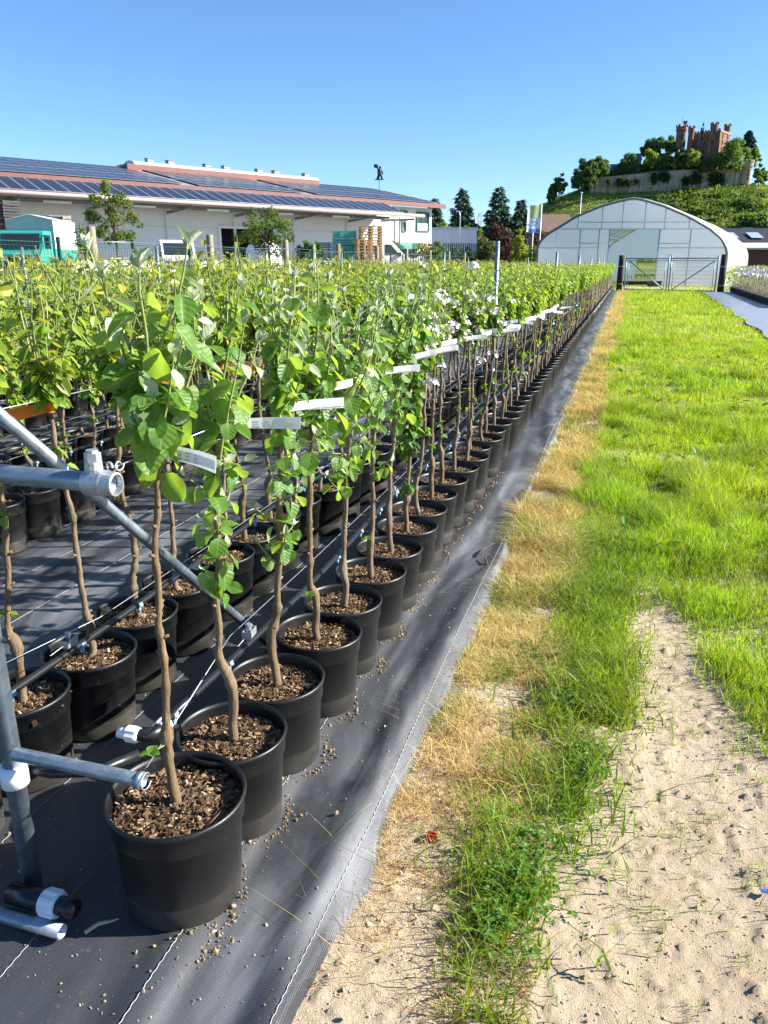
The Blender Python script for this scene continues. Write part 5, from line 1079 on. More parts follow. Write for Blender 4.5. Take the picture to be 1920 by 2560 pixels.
pv1 = pv_mesh(1.18, 1.78, 'solar_panel', mat('dull_aluminium', (0.16, 0.175, 0.20), 0.5, 0.4, bump=0.0)); slope = (NE - NR) / math.cos(ang)
q = 0.55; rows = []
for k in range(5): rows.append(q + 0.9); q += 1.82 + (0.22 if k == 1 else 0)
for s in np.arange(0.9, 43.5, 1.2):
    if abs(s - s_px(690, -5, 7.5)) < 0.6 or abs(s - s_px(400, -5, 7.5)) < 0.6: continue
    for u in rows:
        n = NE - u * math.cos(ang); o = obj('solar_panel', pv1, hall, L(s, n, zr(n) + 0.09)); o.rotation_euler = (-sg * ang if sg > 0 else ang, 0, 0)
# skylight along the ridge
sa, sb = s_px(782, NR, 9), s_px(303, NR, 9)
MB().box(L((sa + sb) / 2, NR, ZR + 0.08), (sb - sa, 2.0, 0.62)).build('skylight_curb', [red_m], hall)
m = MB(); th_ = np.linspace(0, math.pi, 11); sky_m = mat('skylight_sheet', (0.36, 0.39, 0.41), 0.3, var=0.05)
for k in range(int((sb - sa) / 1.15)):
    u = sa + 0.02 + k * 1.15; prof = [L(u, NR + 0.95 * math.cos(a), ZR + 0.40 + 0.34 * math.sin(a)) for a in th_]; MB().prism(prof, (1.12, 0, 0)).build('skylight_segment', [sky_m], hall)
for k in range(7):
    u = sa + 1.0 + k * (sb - sa - 2) / 6.5 + (0.8 if k % 2 else 0); MB().box(L(u, NR + 0.2, ZR + 0.84), (0.55, 0.5, 0.24)).box(L(u, NR + 0.2, ZR + 0.98), (0.65, 0.6, 0.04)).build('roof_vent', [mat('vent_grey', (0.20, 0.22, 0.25), 0.5, 0.3)], hall)
# canopy with panels, gutter, brackets and lamps
CZ, CN0, CN1 = 5.45, 1.2, 4.0; ca = math.atan2(0.95, CN1 - CN0); cs0 = s_px(1012, CN1, CZ)
MB().prism([L(cs0 - 1.0, 0.22, CZ + 0.5), L(cs0 - 1.0, CN1, CZ - 0.22), L(cs0 - 1.0, CN1, CZ - 0.05), L(cs0 - 1.0, 0.22, CZ + 0.72)], (SE - cs0, 0, 0)).build('canopy', [steel_d], hall)
MB().tube([L(cs0 - 2.2, CN1 + 0.12, CZ - 0.10), L(SE, CN1 + 0.12, CZ - 0.10)], 0.14, 10).build('gutter', [gut_m], hall, True)
MB().tube([L(cs0 - 1.2, CN1 - 0.1, CZ - 0.38), L(cs0 - 0.6, 0.4, CZ - 0.42)], 0.09, 8).build('downpipe', [steel_d], hall, True)
MB().box(L((cs0 + SE) / 2, 2.3, CZ - 0.30), (SE - cs0 - 0.5, 0.22, 0.28)).build('beam', [steel_d], hall)
pv2 = pv_mesh(0.86, (CN1 - CN0) / math.cos(ca) - 0.1, 'canopy_panel'); s = cs0 + 0.5
while s < SE - 20:
    n = (CN0 + CN1) / 2; o = obj('solar_panel', pv2, hall, L(s, n, CZ + 0.06 + 0.475 + 0.02)); o.rotation_euler = (-sg * ca if sg > 0 else ca, 0, 0); s += 0.875
for k, s in enumerate(edges[1:-2]):
    MB().bar(L(s, 0.25, CZ - 0.55), L(s, CN1 - 0.4, CZ - 0.30), 0.12, 0.2).build('bracket', [steel_d], hall)
    MB().box(L(s - 2.4, 3.1, CZ - 0.42), (1.7, 0.14, 0.12)).build('tube_lamp', [lamp_m], hall)
MB().bar(L(office + 0.6, 0.3, YZ + 3.55), L(office + 3.6, 0.32, YZ + 1.7), 0.10, 0.16).build('sun_strip', [mat('white_trim', (0.8, 0.8, 0.8), 0.5)], hall)  # white bar across the wall, stands in for a strip of sunlight
# office windows
gfr = mat('green_window_frame', (0.02, 0.13, 0.10), 0.45); gls = mat('window_glass', (0.03, 0.04, 0.045), 0.08, var=0.05, bump=0.0); blind = mat('white_blind', (0.7, 0.7, 0.68), 0.7)
def window(px0, px1, py0, py1, panes):
    a, b = s_px(px1, 0, 4.5), s_px(px0, 0, 4.5); P = hc - ha * (a + b) / 2; D_ = -P[0] * math.sin(YAW) + P[1] * math.cos(YAW); z1, z0 = far((px0 + px1) / 2, py0, D_)[2], far((px0 + px1) / 2, py1, D_)[2]; w = b - a
    f = MB().box(L(a + 0.05, 0.05, (z0 + z1) / 2), (0.1, 0.16, z1 - z0)).box(L(b - 0.05, 0.05, (z0 + z1) / 2), (0.1, 0.16, z1 - z0)).box(L((a + b) / 2, 0.05, z1 - 0.12), (w - 0.2, 0.18, 0.24)).box(L((a + b) / 2, 0.05, z0 + 0.04), (w + 0.1, 0.22, 0.08)).build('window_frame', [gfr], hall)
    for k in range(panes):
        u = a + 0.1 + (w - 0.2) * (k + 0.5) / panes; MB().box(L(u, 0.016, (z0 + z1) / 2), ((w - 0.2) / panes - 0.06, 0.03, z1 - z0 - 0.1)).build('pane', [gls], f)
        if panes > 1: MB().box(L(u, 0.04, z0 + 0.4), ((w - 0.2) / panes - 0.1, 0.012, 0.6)).build('blind', [blind], f)
        if k: MB().box(L(a + 0.1 + (w - 0.2) * k / panes, 0.03, (z0 + z1) / 2), (0.06, 0.06, z1 - z0 - 0.2)).build('mullion', [gfr], f)
window(1040, 1071, 530, 579, 2); window(1001, 1014, 549, 579, 1); window(1000, 1016, 526, 536, 1)
a, b = s_px(1058, 0.5, 3), s_px(1000, 0.5, 3); MB().prism([L(a, 0.03, 3.35), L(a, 1.0, 2.95), L(a, 1.0, 2.75), L(a, 0.03, 2.8)], (b - a, 0, 0)).build('awning', [mat('green_awning', (0.05, 0.22, 0.16), 0.6)], hall)
MB().box(L((a + b) / 2, 0.02, 2.1), (b - a - 0.6, 0.04, 1.2)).build('pane', [gls], hall)
# weathervane
wv = far(948, 478, 82.0); e = empty('weathervane', (wv[0], wv[1], 6.5)); tag(e, 'dark figured weathervane on a thin pole above the hall roof', 'weathervane'); vm = mat('dark_iron', (0.02, 0.025, 0.03), 0.6, 0.3)
MB().tube([[0, 0, 0], [0, 0, zpx(419, 82) - 6.5]], 0.028, 6).build('pole', [vm], e, True)
z0 = zpx(449, 82) - 6.5; 
fig = MB(); R_ = np.array([_rt, [-_rt[1], _rt[0], 0], [0, 0, 1]]).T
def fp(x, z): return R_ @ np.array([x * 0.75, 0, z0 + z * 0.78])
fig.tube([fp(-0.55, 0.0), fp(0.65, 0.0)], 0.05, 6); fig.tube([fp(-0.25, 0.05), fp(-0.05, 0.45), fp(0.05, 0.95), fp(0.15, 1.25)], [0.10, 0.14, 0.22, 0.13], 8); fig.tube([fp(0.35, 0.05), fp(0.3, 0.4), fp(0.05, 0.7)], [0.09, 0.11, 0.13], 7); fig.tube([fp(0.1, 1.0), fp(0.4, 0.95), fp(0.45, 0.6)], [0.08, 0.08, 0.06], 6); fig.tube([fp(0.05, 1.05), fp(-0.2, 1.2), fp(-0.3, 1.45)], [0.08, 0.07, 0.05], 6); fig.lathe([(0.001, -0.13), (0.11, -0.06), (0.12, 0.04), (0.001, 0.14)], 8, fp(0.14, 1.42)); fig.lathe([(0.001, 0), (0.22, 0.02), (0.26, 0.3), (0.001, 0.3)], 10, fp(-0.38, 1.35)); fig.build('figure', [vm], e, True)

# ================================================================ things in the yard
tyre_m = mat('tyre_rubber', (0.012, 0.012, 0.012), 0.8); rim_m = mat('steel_rim', (0.4, 0.41, 0.42), 0.4, 0.7); glass_v = mat('vehicle_glass', (0.02, 0.03, 0.035), 0.05, bump=0.0, var=0.05); blk = mat('black_trim', (0.014, 0.014, 0.015), 0.6)
def wheel(e, x, y, r, w=0.22):
    R2 = np.array([[0, 0, 1], [1, 0, 0], [0, 1, 0]], float); t_ = MB().lathe([(r * 0.6, -w / 2), (r * 0.93, -w / 2), (r, -w / 3), (r, w / 3), (r * 0.93, w / 2), (r * 0.6, w / 2)], 20, (0, 0, 0), R2).build('wheel', [tyre_m], e, True, (x, y, r)); MB().lathe([(0.001, -w * 0.4), (r * 0.6, -w * 0.45), (r * 0.6, w * 0.45), (0.001, w * 0.4)], 16, (0, 0, 0), R2).build('rim', [rim_m], t_, True)
def truck():
    # front faces -y in local space
    p = on(48, 38.0, YZ); e = empty('truck', p, 0.36); tag(e, 'turquoise flatbed truck with canvas hood parked under the canopy', 'truck'); teal = mat('turquoise_paint', (0.03, 0.27, 0.245), 0.3, var=0.06, bump=0.03)
    prof = [(-0.0, 0.55), (-0.0, 1.05), (0.25, 1.22), (0.55, 2.02), (0.75, 2.12), (1.75, 2.12), (1.75, 0.55)]
    MB().prism([(-1.0, y, z) for y, z in prof], (2.0, 0, 0)).build('cab', [teal], e)
    R_ = frame_of((0, 0.30, 0.80), (0, -0.8, 0.3)); MB().box((0, 0.385, 1.64), (0.70, 1.75, 0.03), np.stack([R_[:, 0], R_[:, 1], R_[:, 2]], 1)).build('windscreen', [glass_v], e)
    for s in (-1, 1):
        MB().box((s * 1.005, 1.05, 1.62), (0.03, 0.85, 0.62)).build('side_window', [glass_v], e); MB().lathe([(0.001, 0), (0.11, 0.0), (0.12, -0.03)], 14, (s * 0.72, -0.02, 0.86), np.array([[1, 0, 0], [0, 0, 1], [0, -1, 0]], float)).build('headlight', [mat('lamp_glass', (0.7, 0.72, 0.7), 0.1)], e, True)
        MB().box((s * 0.93, -0.03, 0.98), (0.12, 0.06, 0.12)).build('indicator', [mat('amber', (0.8, 0.22, 0.02), 0.3)], e); mm = MB().tube([(s * 1.0, 0.5, 1.9), (s * 1.22, 0.4, 1.85), (s * 1.22, 0.4, 1.5)], 0.018, 6); mm.box((s * 1.22, 0.38, 1.62), (0.16, 0.05, 0.36)).build('mirror', [blk], e)
        for y in (0.75, 4.0): wheel(e, s * 0.88, y, 0.36)
    MB().box((0, -0.03, 0.84), (1.1, 0.06, 0.26)).build('grille', [blk], e); MB().box((0, -0.10, 0.58), (2.05, 0.18, 0.2)).build('bumper', [blk], e); MB().box((0, 3.6, 0.62), (0.9, 5.0, 0.2)).build('chassis', [blk], e)
    MB().box((0, 3.55, 1.05), (2.16, 3.4, 0.5)).build('flatbed', [teal], e); ht = mat('grey_green_canvas', (0.16, 0.29, 0.30), 0.8, var=0.12, scale=3, bump=0.3); hw = mat('white_canvas', (0.70, 0.69, 0.64), 0.8, var=0.05, scale=3, bump=0.3)
    MB().prism([(-1.09, 1.86, 1.31), (1.09, 1.86, 1.31), (1.09, 1.86, 2.62), (0, 1.86, 2.86), (-1.09, 1.86, 2.62)], (0, 0.06, 0)).build('canvas_front', [ht], e)
    MB().prism([(1.10, 1.88, 1.32), (1.10, 5.24, 1.32), (1.10, 5.24, 2.62), (1.10, 1.88, 2.62)], (-0.05, 0, 0)).prism([(-1.10, 1.88, 1.32), (-1.10, 5.24, 1.32), (-1.10, 5.24, 2.62), (-1.10, 1.88, 2.62)], (0.05, 0, 0)).prism([(-1.12, 1.9, 2.64), (0, 1.9, 2.885), (1.12, 1.9, 2.64), (1.12, 1.9, 2.67), (0, 1.9, 2.915), (-1.12, 1.9, 2.67)], (0, 3.34, 0)).build('canvas_hood', [hw], e)
    return e
truck()
def van(label, px, D, rz, body, low=None, Ht=1.95):
    p = on(px, D, YZ); e = empty('van', p, rz); tag(e, label, 'van'); L_ = 4.8; pts = [(0.0, 0.35), (0.02, 0.82), (0.75, 1.05), (1.55, Ht - 0.12), (1.95, Ht), (L_ - 0.05, Ht), (L_, 0.35)]   # front at x=0, side view in xz
    MB().prism([(x, -0.93, z) for x, z in pts], (0, 1.86, 0)).build('body', [body], e)
    if low: MB().box((-0.012, 0, 0.58), (0.03, 1.80, 0.42)).box((1.3, -0.945, 0.6), (2.5, 0.02, 0.35)).build('lower_panel', [low], e)
    d = np.array([0.80, 0, Ht - 0.12 - 1.05]); R_ = frame_of(d, (-1, 0, 0.8)); MB().box(np.array([1.15, 0, (1.05 + Ht - 0.12) / 2]) + R_[:, 2] * 0.012, (np.linalg.norm(d) * 0.88, 1.6, 0.02), R_).build('windscreen', [glass_v], e)
    for s in (-1, 1):
        MB().prism([(1.12, s * 0.94, 1.12), (2.05, s * 0.94, 1.12), (2.05, s * 0.94, Ht - 0.25), (1.68, s * 0.94, Ht - 0.25)], (0, -s * 0.012, 0)).build('side_window', [glass_v], e); MB().box((3.2, s * 0.937, 1.42), (1.7, 0.012, 0.5)).build('side_window', [glass_v], e)
        MB().box((0.10, s * 0.70, 0.86), (0.25, 0.35, 0.16), frame_of((1, 0, 0.3))).build('headlight', [mat('lamp_glass', (0.7, 0.72, 0.7), 0.1)], e); MB().box((1.15, s * 1.02, 1.15), (0.12, 0.16, 0.22)).build('mirror', [blk], e)
        for x in (0.85, 3.8): wheel(e, x, s * 0.84, 0.33, 0.22)
        MB().box((2.2, s * 0.945, 1.0), (0.16, 0.02, 0.04)).build('door_handle', [blk], e)
    MB().box((-0.02, 0, 0.42), (0.10, 1.82, 0.16)).build('bumper', [blk], e); MB().box((0.0, 0, 0.72), (0.05, 0.9, 0.12)).build('grille', [blk], e); return e
wpaint = mat('white_paint', (0.78, 0.79, 0.80), 0.25, var=0.03, bump=0.02)
v1 = van('white panel van parked behind the pallet stack beside the hall', 1032, 49.0, 0, wpaint); v1.rotation_euler = (0, 0, math.pi + YAW + 0.30)
v2 = van('white and blue van parked behind the wooden post and mesh fence', 452, 46.0, 0, wpaint, mat('blue_paint', (0.02, 0.09, 0.42), 0.3)); v2.rotation_euler = (0, 0, math.pi / 2 + YAW + 0.55 - 0.2)
for v_ in (v1, v2):                                            # wheels of a van roll along x: turn them a quarter
    for ch in v_.children:
        if ch.name.startswith('wheel'): ch.rotation_euler = (0, 0, math.pi / 2)
# pallets
pal_m = mat('pallet_wood', (0.50, 0.33, 0.15), 0.85, var=0.2, scale=4, bump=0.4); pm = MB()
for k in range(5): pm.box((0, -0.36 + k * 0.18, 0.133), (1.2, 0.12, 0.022))
for x in (-0.53, 0, 0.53):
    pm.box((x, 0, 0.111), (0.14, 0.8, 0.021))
    for y in (-0.34, 0, 0.34): pm.box((x, y, 0.061), (0.14, 0.12, 0.078))
for y in (-0.34, 0, 0.34): pm.box((0, y, 0.011), (1.2, 0.11, 0.022))
pal = pm.mesh('pallet', [pal_m]); r = np.random.default_rng(5)
def stack(px, D, n, name, me, dz, lab, cat, grp, rz, top=None):
    p = on(px, D, YZ)
    for k in range(n):
        o = obj(name, me, None, (p[0] + r.normal(0, 0.012), p[1] + r.normal(0, 0.012), YZ + k * dz), rz + r.normal(0, 0.02)); tag(o, f'{lab}, {ORD[k]} from the ground', cat, grp)
stack(927, 46.0, 18, 'pallet', pal, 0.146, 'pale wooden pallet in the taller stack next to the white van', 'pallet', 'stacked pallets', YAW + 0.2)
stack(909, 45.0, 13, 'pallet', pal, 0.146, 'pale wooden pallet in the lower stack beside the green crates', 'pallet', 'stacked pallets', YAW + 1.75)
def crate_mesh(w, d, h, m, slats=4, nm='crate'):
    c = MB(); c.box((0, 0, 0.02), (w - 0.04, d - 0.04, 0.03)); hs = (h - 0.04) / slats
    for k in range(slats):
        z = 0.02 + (k + 0.5) * hs
        for s in (-1, 1): c.box((0, s * (d / 2 - 0.012), z), (w, 0.022, hs * 0.78)); c.box((s * (w / 2 - 0.012), 0, z), (0.022, d - 0.05, hs * 0.78))
    for sx in (-1, 1):
        for sy in (-1, 1): c.box((sx * (w / 2 - 0.05), sy * (d / 2 - 0.05), h / 2), (0.05, 0.05, h - 0.01))
    return c.mesh(nm, [m])
gcr = crate_mesh(0.95, 0.8, 0.40, mat('green_plastic', (0.07, 0.36, 0.27), 0.45, var=0.12), 3)
for j in range(3): stack(852 + 18 * j, 46.5, 6 - (j == 2), 'crate', gcr, 0.405, f'green plastic crate in the {["outer", "middle", "inner"][j]} green stack beside the pallets', 'crate', 'green crates', YAW + 0.1)
bcr = crate_mesh(0.6, 0.6, 0.40, mat('blue_grey_plastic', (0.10, 0.14, 0.18), 0.5), 3)
for j in range(2): stack(812 + 20 * j, 55.0, 5, 'crate', bcr, 0.405, f'blue-grey crate in the {["first", "second"][j]} dark stack by the hall wall', 'crate', 'blue-grey crates', YAW)
gycr = crate_mesh(1.1, 1.0, 0.62, mat('grey_wood', (0.36, 0.33, 0.29), 0.85, var=0.2, bump=0.4), 3); stack(160, 45.0, 5, 'crate', gycr, 0.63, 'weathered wooden box in the grey stack behind the truck', 'crate', 'grey wooden boxes', YAW + 0.5)
dcr = crate_mesh(1.0, 1.0, 0.30, mat('black_plastic', (0.016, 0.016, 0.018), 0.5), 2); stack(141, 44.0, 10, 'crate', dcr, 0.305, 'black tray in the dark stack between truck and grey boxes', 'crate', 'black trays', YAW + 0.5)
stack(35, 46.0, 13, 'crate', dcr, 0.305, 'black tray in the tall stack behind the truck hood', 'crate', 'black trays behind the truck', YAW + 0.9)
# round white tank beside the doorway
p = on(660, 44.0, YZ); o = MB().lathe([(0.001, 0), (0.9, 0), (0.95, 0.1), (0.95, 1.3), (0.8, 1.6), (0.35, 1.75), (0.35, 1.85), (0.001, 1.85)], 24).build('water_tank', [mat('white_tank', (0.78, 0.79, 0.80), 0.5)], None, True, p); tag(o, 'white round tank standing behind the fence by the leafy tree', 'tank')
# trees and shrubs behind the fence
p = on(292, 29.0, 0.8); broadleaf('loose young tree in front of the hall behind the mesh fence', p, zpx(444, 29) - 0.8, 2.05, 1.15, 2600, 0.11, (0.10, 0.15, 0.03), 21, loose=0.9)
p = on(662, 36.0, 0.8); broadleaf('dense round-headed tree before the dark hall doorway', p, zpx(511, 36) - 0.8, 2.6, 0.9, 4200, 0.11, (0.085, 0.14, 0.028), 22, loose=0.5)
p = on(218, 30.0, 0.8); broadleaf('small leafy bush beside the first wooden post', p, zpx(548, 30) - 0.8, 0.9, 0.4, 700, 0.10, (0.09, 0.15, 0.03), 23, name='shrub', cat='shrub')
for k, (px, D, yt, w, col, lab) in enumerate([(752, 40, 596, 0.7, (0.07, 0.14, 0.035), 'dark narrow shrub first in line before the dark crates'), (772, 40, 592, 0.8, (0.08, 0.15, 0.035), 'dark narrow shrub second in line before the dark crates'), (796, 41, 598, 0.7, (0.075, 0.14, 0.03), 'dark narrow shrub third in line before the dark crates'), (986, 56, 596, 1.2, (0.16, 0.18, 0.07), 'pale shrub between the pallets and the hall corner'), (1065, 58, 590, 2.0, (0.19, 0.20, 0.08), 'pale flowering shrub under the hall corner window'), (1098, 58, 598, 1.3, (0.10, 0.18, 0.03), 'green shrub next to the hall corner'), (1142, 60, 612, 2.4, (0.03, 0.07, 0.03), 'dark low hedge plant below the white wall'), (1180, 60, 614, 2.0, (0.035, 0.08, 0.035), 'dark hedge plant between white wall and purple shrub')]):
    shrub(lab, px, D, zpx(yt, D) - 0.7, w, 900, 0.13, col, 60 + k, 0.7)
shrub('purple-leaved bush below the conifers', 1240, 66.0, zpx(540, 66) - 0.3, 3.4, 4200, 0.16, (0.045, 0.018, 0.02), 81, 0.3, 'purple_bush'); shrub('bright yellow-green bush beside the flags', 1300, 62.0, zpx(556, 62) - 0.3, 1.5, 2600, 0.14, (0.22, 0.26, 0.03), 82, 0.3); shrub('rounded green bush at the foot of the greenhouse', 1330, 58.0, zpx(607, 58) - 0.2, 1.1, 1400, 0.12, (0.12, 0.18, 0.025), 83, 0.2); shrub('grey-green bush before the purple bush', 1215, 60.0, zpx(585, 60) - 0.4, 1.6, 1600, 0.13, (0.11, 0.14, 0.06), 84, 0.4); shrub('brownish bush behind the flag poles', 1352, 72.0, zpx(565, 72) - 0.2, 1.8, 1500, 0.16, (0.14, 0.08, 0.03), 85, 0.2); shrub('dark round tree before the vineyard hill', 1356, 110.0, zpx(524, 110), 4.2, 2500, 0.3, (0.04, 0.08, 0.03), 86, 0.0)
for k, (px, yt, w) in enumerate([(1085, 497, 5.0), (1153, 473, 7.0), (1242, 468, 7.2), (1296, 500, 4.8)]):
    D = 118.0 if k else 126.0; p = on(px, D, 0.0); conifer(['slim conifer behind the hall corner', 'tall spruce behind the lamp post', 'tallest spruce rising behind the purple bush', 'small spruce beside the flags'][k], p, zpx(yt, D), w, 8000, 0.6, (0.085, 0.15, 0.09), 90 + k, 'conifers behind the hall')
for k, (px, yt, w) in enumerate([(1110, 540, 5.0), (1150, 548, 6.0), (1185, 552, 4.5)]): shrub(['green tree behind the hall corner', 'pale green tree behind the lamp post', 'pale tree between the spruces'][k], px, 112.0, zpx(yt, 112), w, 2400, 0.34, (0.12, 0.17, 0.05), 100 + k)
# white low building, lamp post, flags
a, b = on(1068, 98.0, 0), on(1190, 98.0, 0); d = b - a; e = empty('white_warehouse', a, math.atan2(d[1], d[0])); tag(e, 'low white flat-roofed warehouse behind the fence', 'building'); wl_ = np.linalg.norm(d); zt = zpx(573, 98); lav = mat('pale_lilac_wall', (0.62, 0.63, 0.70), 0.7, var=0.04)
for k in range(6): MB().box((wl_ * (k + 0.5) / 6, 4, zt / 2), (wl_ / 6 - 0.02, 8, zt)).build('wall_panel', [lav], e)
MB().box((wl_ / 2, 4, zt + 0.1), (wl_ + 0.3, 8.3, 0.22)).build('roof', [mat('grey_coping', (0.45, 0.46, 0.5), 0.6)], e)
e = empty('dark_hedge', on(1140, 70.0, 0.5)); tag(e, 'dark green slatted screen fence before the white warehouse', 'fence')
for k in range(46): MB().box(((k - 23) * 0.16 * _rt[0], (k - 23) * 0.16 * _rt[1], (zpx(608, 70) - 0.5) / 2), (0.09, 0.03, zpx(608, 70) - 0.5), np.array([[_rt[0], -_rt[1], 0], [_rt[1], _rt[0], 0], [0, 0, 1]])).build('slat', [mat('dark_green_slat', (0.015, 0.05, 0.035), 0.7)], e)
e = empty('street_lamp', on(1148, 80.0, 0.3)); tag(e, 'tall grey lamp post with curved arm before the spruces', 'street lamp'); zl = zpx(525, 80) - 0.3
MB().tube([[0, 0, 0], [0, 0, zl - 0.6], [-0.1 * _rt[0], -0.1 * _rt[1], zl - 0.15], [-0.5 * _rt[0], -0.5 * _rt[1], zl + 0.05]], [0.07, 0.05, 0.045, 0.04], 8).build('pole', [galv_m], e, True); MB().box((-0.75 * _rt[0], -0.75 * _rt[1], zl + 0.05), (0.6, 0.2, 0.1), np.array([[_rt[0], -_rt[1], 0], [_rt[1], _rt[0], 0], [0, 0, 1]])).build('lamp_head', [galv_m], e)
fw_m = mat('flag_white', (0.72, 0.75, 0.74), 0.7, var=0.04); fb_m = mat('flag_blue', (0.05, 0.19, 0.62), 0.7); fg_m = mat('flag_green', (0.42, 0.52, 0.22), 0.7)
def flag(px0, px1, yt, yb, pole_px, pole_top, D, lab, second):
    p = on(pole_px, D, 0.0); e = empty('banner_flag', p); tag(e, lab, 'flag', 'banners by the greenhouse'); zt, zb, zp = zpx(yt, D), zpx(yb, D), zpx(pole_top, D); MB().tube([[0, 0, 0], [0, 0, zp]], 0.05, 8).build('pole', [mat('white_pole', (0.75, 0.76, 0.78), 0.4)], e, True)
    w = (px1 - px0) / FPX * D * 1.05; sgn = -1; n = 10; uu = np.linspace(0.02, w, n); zs = np.linspace(zb, zt, 14)
    def cloth(u0, u1, z0, z1, off, m, nm, par):
        U_, Z_ = np.meshgrid(np.linspace(u0, u1, 9), np.linspace(z0, z1, 12)); yv = 0.12 * np.sin(U_ * 4 + Z_ * 0.5) * (U_ / w) + off; V = np.stack([sgn * U_ * _rt[0] - yv * _rt[1], sgn * U_ * _rt[1] + yv * _rt[0], Z_], -1).reshape(-1, 3); V2 = V + np.array([0.008 * _rt[1], -0.008 * _rt[0], 0]) * 0 + np.array([_rt[1], -_rt[0], 0]) * 0.008
        i = (np.arange(11)[:, None] * 9 + np.arange(8)[None]).ravel(); F = np.stack([i, i + 1, i + 10, i + 9], 1); return obj(nm, mesh_np(nm, np.concatenate([V, V2]), [np.concatenate([F, F[:, ::-1] + len(V)])], [m], True), par)
    c = cloth(0.02, w, zb, zt, 0, fw_m, 'cloth', e)
    if second:
        cloth(0.05, w * 0.9, zt - (zt - zb) * 0.45, zt - 0.05, -0.03, fg_m, 'printed_field', c); cloth(0.05, w - 0.05, zb + 0.03, zb + 0.28, -0.03, fb_m, 'printed_band', c)
        for q in np.linspace(0, 2 * math.pi, 7)[:-1]: cloth(w * 0.5 + 0.16 * math.cos(q) - 0.05, w * 0.5 + 0.16 * math.cos(q) + 0.05, zb + 0.72 + 0.16 * math.sin(q) - 0.05, zb + 0.72 + 0.16 * math.sin(q) + 0.05, -0.03, fb_m, 'emblem_ring', c)
    else: cloth(w * 0.2, w * 0.8, zb + 0.5, zb + 0.62, -0.03, fb_m, 'printed_line', c)
flag(1306, 1321, 522, 580, 1329, 519, 66.0, 'white banner flag nearer the bushes', False); flag(1320, 1346, 513, 582, 1347, 511, 64.0, 'white and green banner flag with blue emblem next to the greenhouse', True)
e = empty('vent_pole', on(1442, 60.0, 0)); tag(e, 'thin grey pole sticking up behind the greenhouse roof', 'pole'); MB().tube([[0, 0, 0], [0, 0, zpx(484, 60)]], 0.05, 8).build('pole', [galv_m], e, True); MB().lathe([(0.001, 0.12), (0.09, 0.08), (0.09, 0.0), (0.001, -0.02)], 10, (0, 0, zpx(484, 60))).build('cap', [galv_m], e, True)
# metal pylons far off
for k, px in enumerate((1180, 1196)):
    e = empty('lattice_mast', on(px, 260.0, 0)); tag(e, ['thin lattice mast between the spruces', 'lattice mast next to the thin mast between the spruces'][k], 'mast'); h = zpx(545 - 12 * k, 260); m = MB(); w = 1.0
    for sx in (-1, 1):
        for sy in (-1, 1): m.tube([[sx * w, sy * w, 0], [sx * w * 0.4, sy * w * 0.4, h]], 0.12, 4)
    for z in np.arange(2, h, 2.2): q = w * (1 - 0.6 * z / h); m.tube([[-q, 0, z], [q, 0, z + 1.8]], 0.09, 4); m.tube([[q, 0, z], [-q, 0, z + 1.8]], 0.09, 4)
    m.build('lattice', [mat('far_steel', (0.5, 0.52, 0.56), 0.6)], e)
# barn roofs left and right of the greenhouse
def barn(label, px0, px1, D, yb, ye, yr, wallm, roofm, dep=9.0, sky=0):
    a, b = on(px0, D, 0), on(px1, D, 0); d = b - a; w = np.linalg.norm(d); e = empty('barn', a, math.atan2(d[1], d[0])); tag(e, label, 'building'); ze, zr_ = zpx(ye, D), zpx(yr, D + dep / 2)
    MB().box((w / 2, dep / 2, ze / 2), (w, dep - 0.6, ze - 0.02)).build('wall', [wallm], e)
    MB().prism([(-0.3, -0.4, ze), (-0.3, dep / 2, zr_), (-0.3, dep + 0.4, ze), (-0.3, dep + 0.4, ze + 0.2), (-0.3, dep / 2, zr_ + 0.22), (-0.3, -0.4, ze + 0.2)], (w + 0.6, 0, 0)).build('roof', [roofm], e)
    R_ = frame_of((1, 0, 0), (0, -(zr_ - ze), dep / 2 + 0.4)); 
    for k in range(sky): MB().box((w * (0.25 + 0.34 * k), dep * 0.24, ze + 0.22 + (zr_ - ze) * 0.58), (w * 0.17, 2.2, 0.06), R_).build('skylight', [mat('roof_light', (0.30, 0.40, 0.50), 0.15)], e)
    for k in range(sky): MB().box((w * (0.12 + 0.36 * k), dep / 2, zr_ + 0.3), (1.6, 0.5, 0.25)).build('ridge_vent', [blk], e)
    return e
barn('dark barn with brown roof showing left of the greenhouse', 1352, 1432, 90.0, 640, 585, 541, mat('dark_boards', (0.05, 0.04, 0.04), 0.9), mat('brown_tiles', (0.13, 0.085, 0.06), 0.85, var=0.2, scale=2))
barn('long black-roofed shed with skylights beyond the bed', 1800, 1985, 105.0, 650, 622, 573, mat('brick_red_wall', (0.13, 0.045, 0.035), 0.9), mat('black_roof', (0.018, 0.019, 0.024), 0.6), 14.0, 3)
barn('low pale lean-to roof in front of the black shed', 1850, 1985, 92.0, 650, 624, 612, mat('brick_red_wall', (0.13, 0.045, 0.035), 0.9), mat('pale_sheet_roof', (0.50, 0.46, 0.42), 0.7), 4.0)

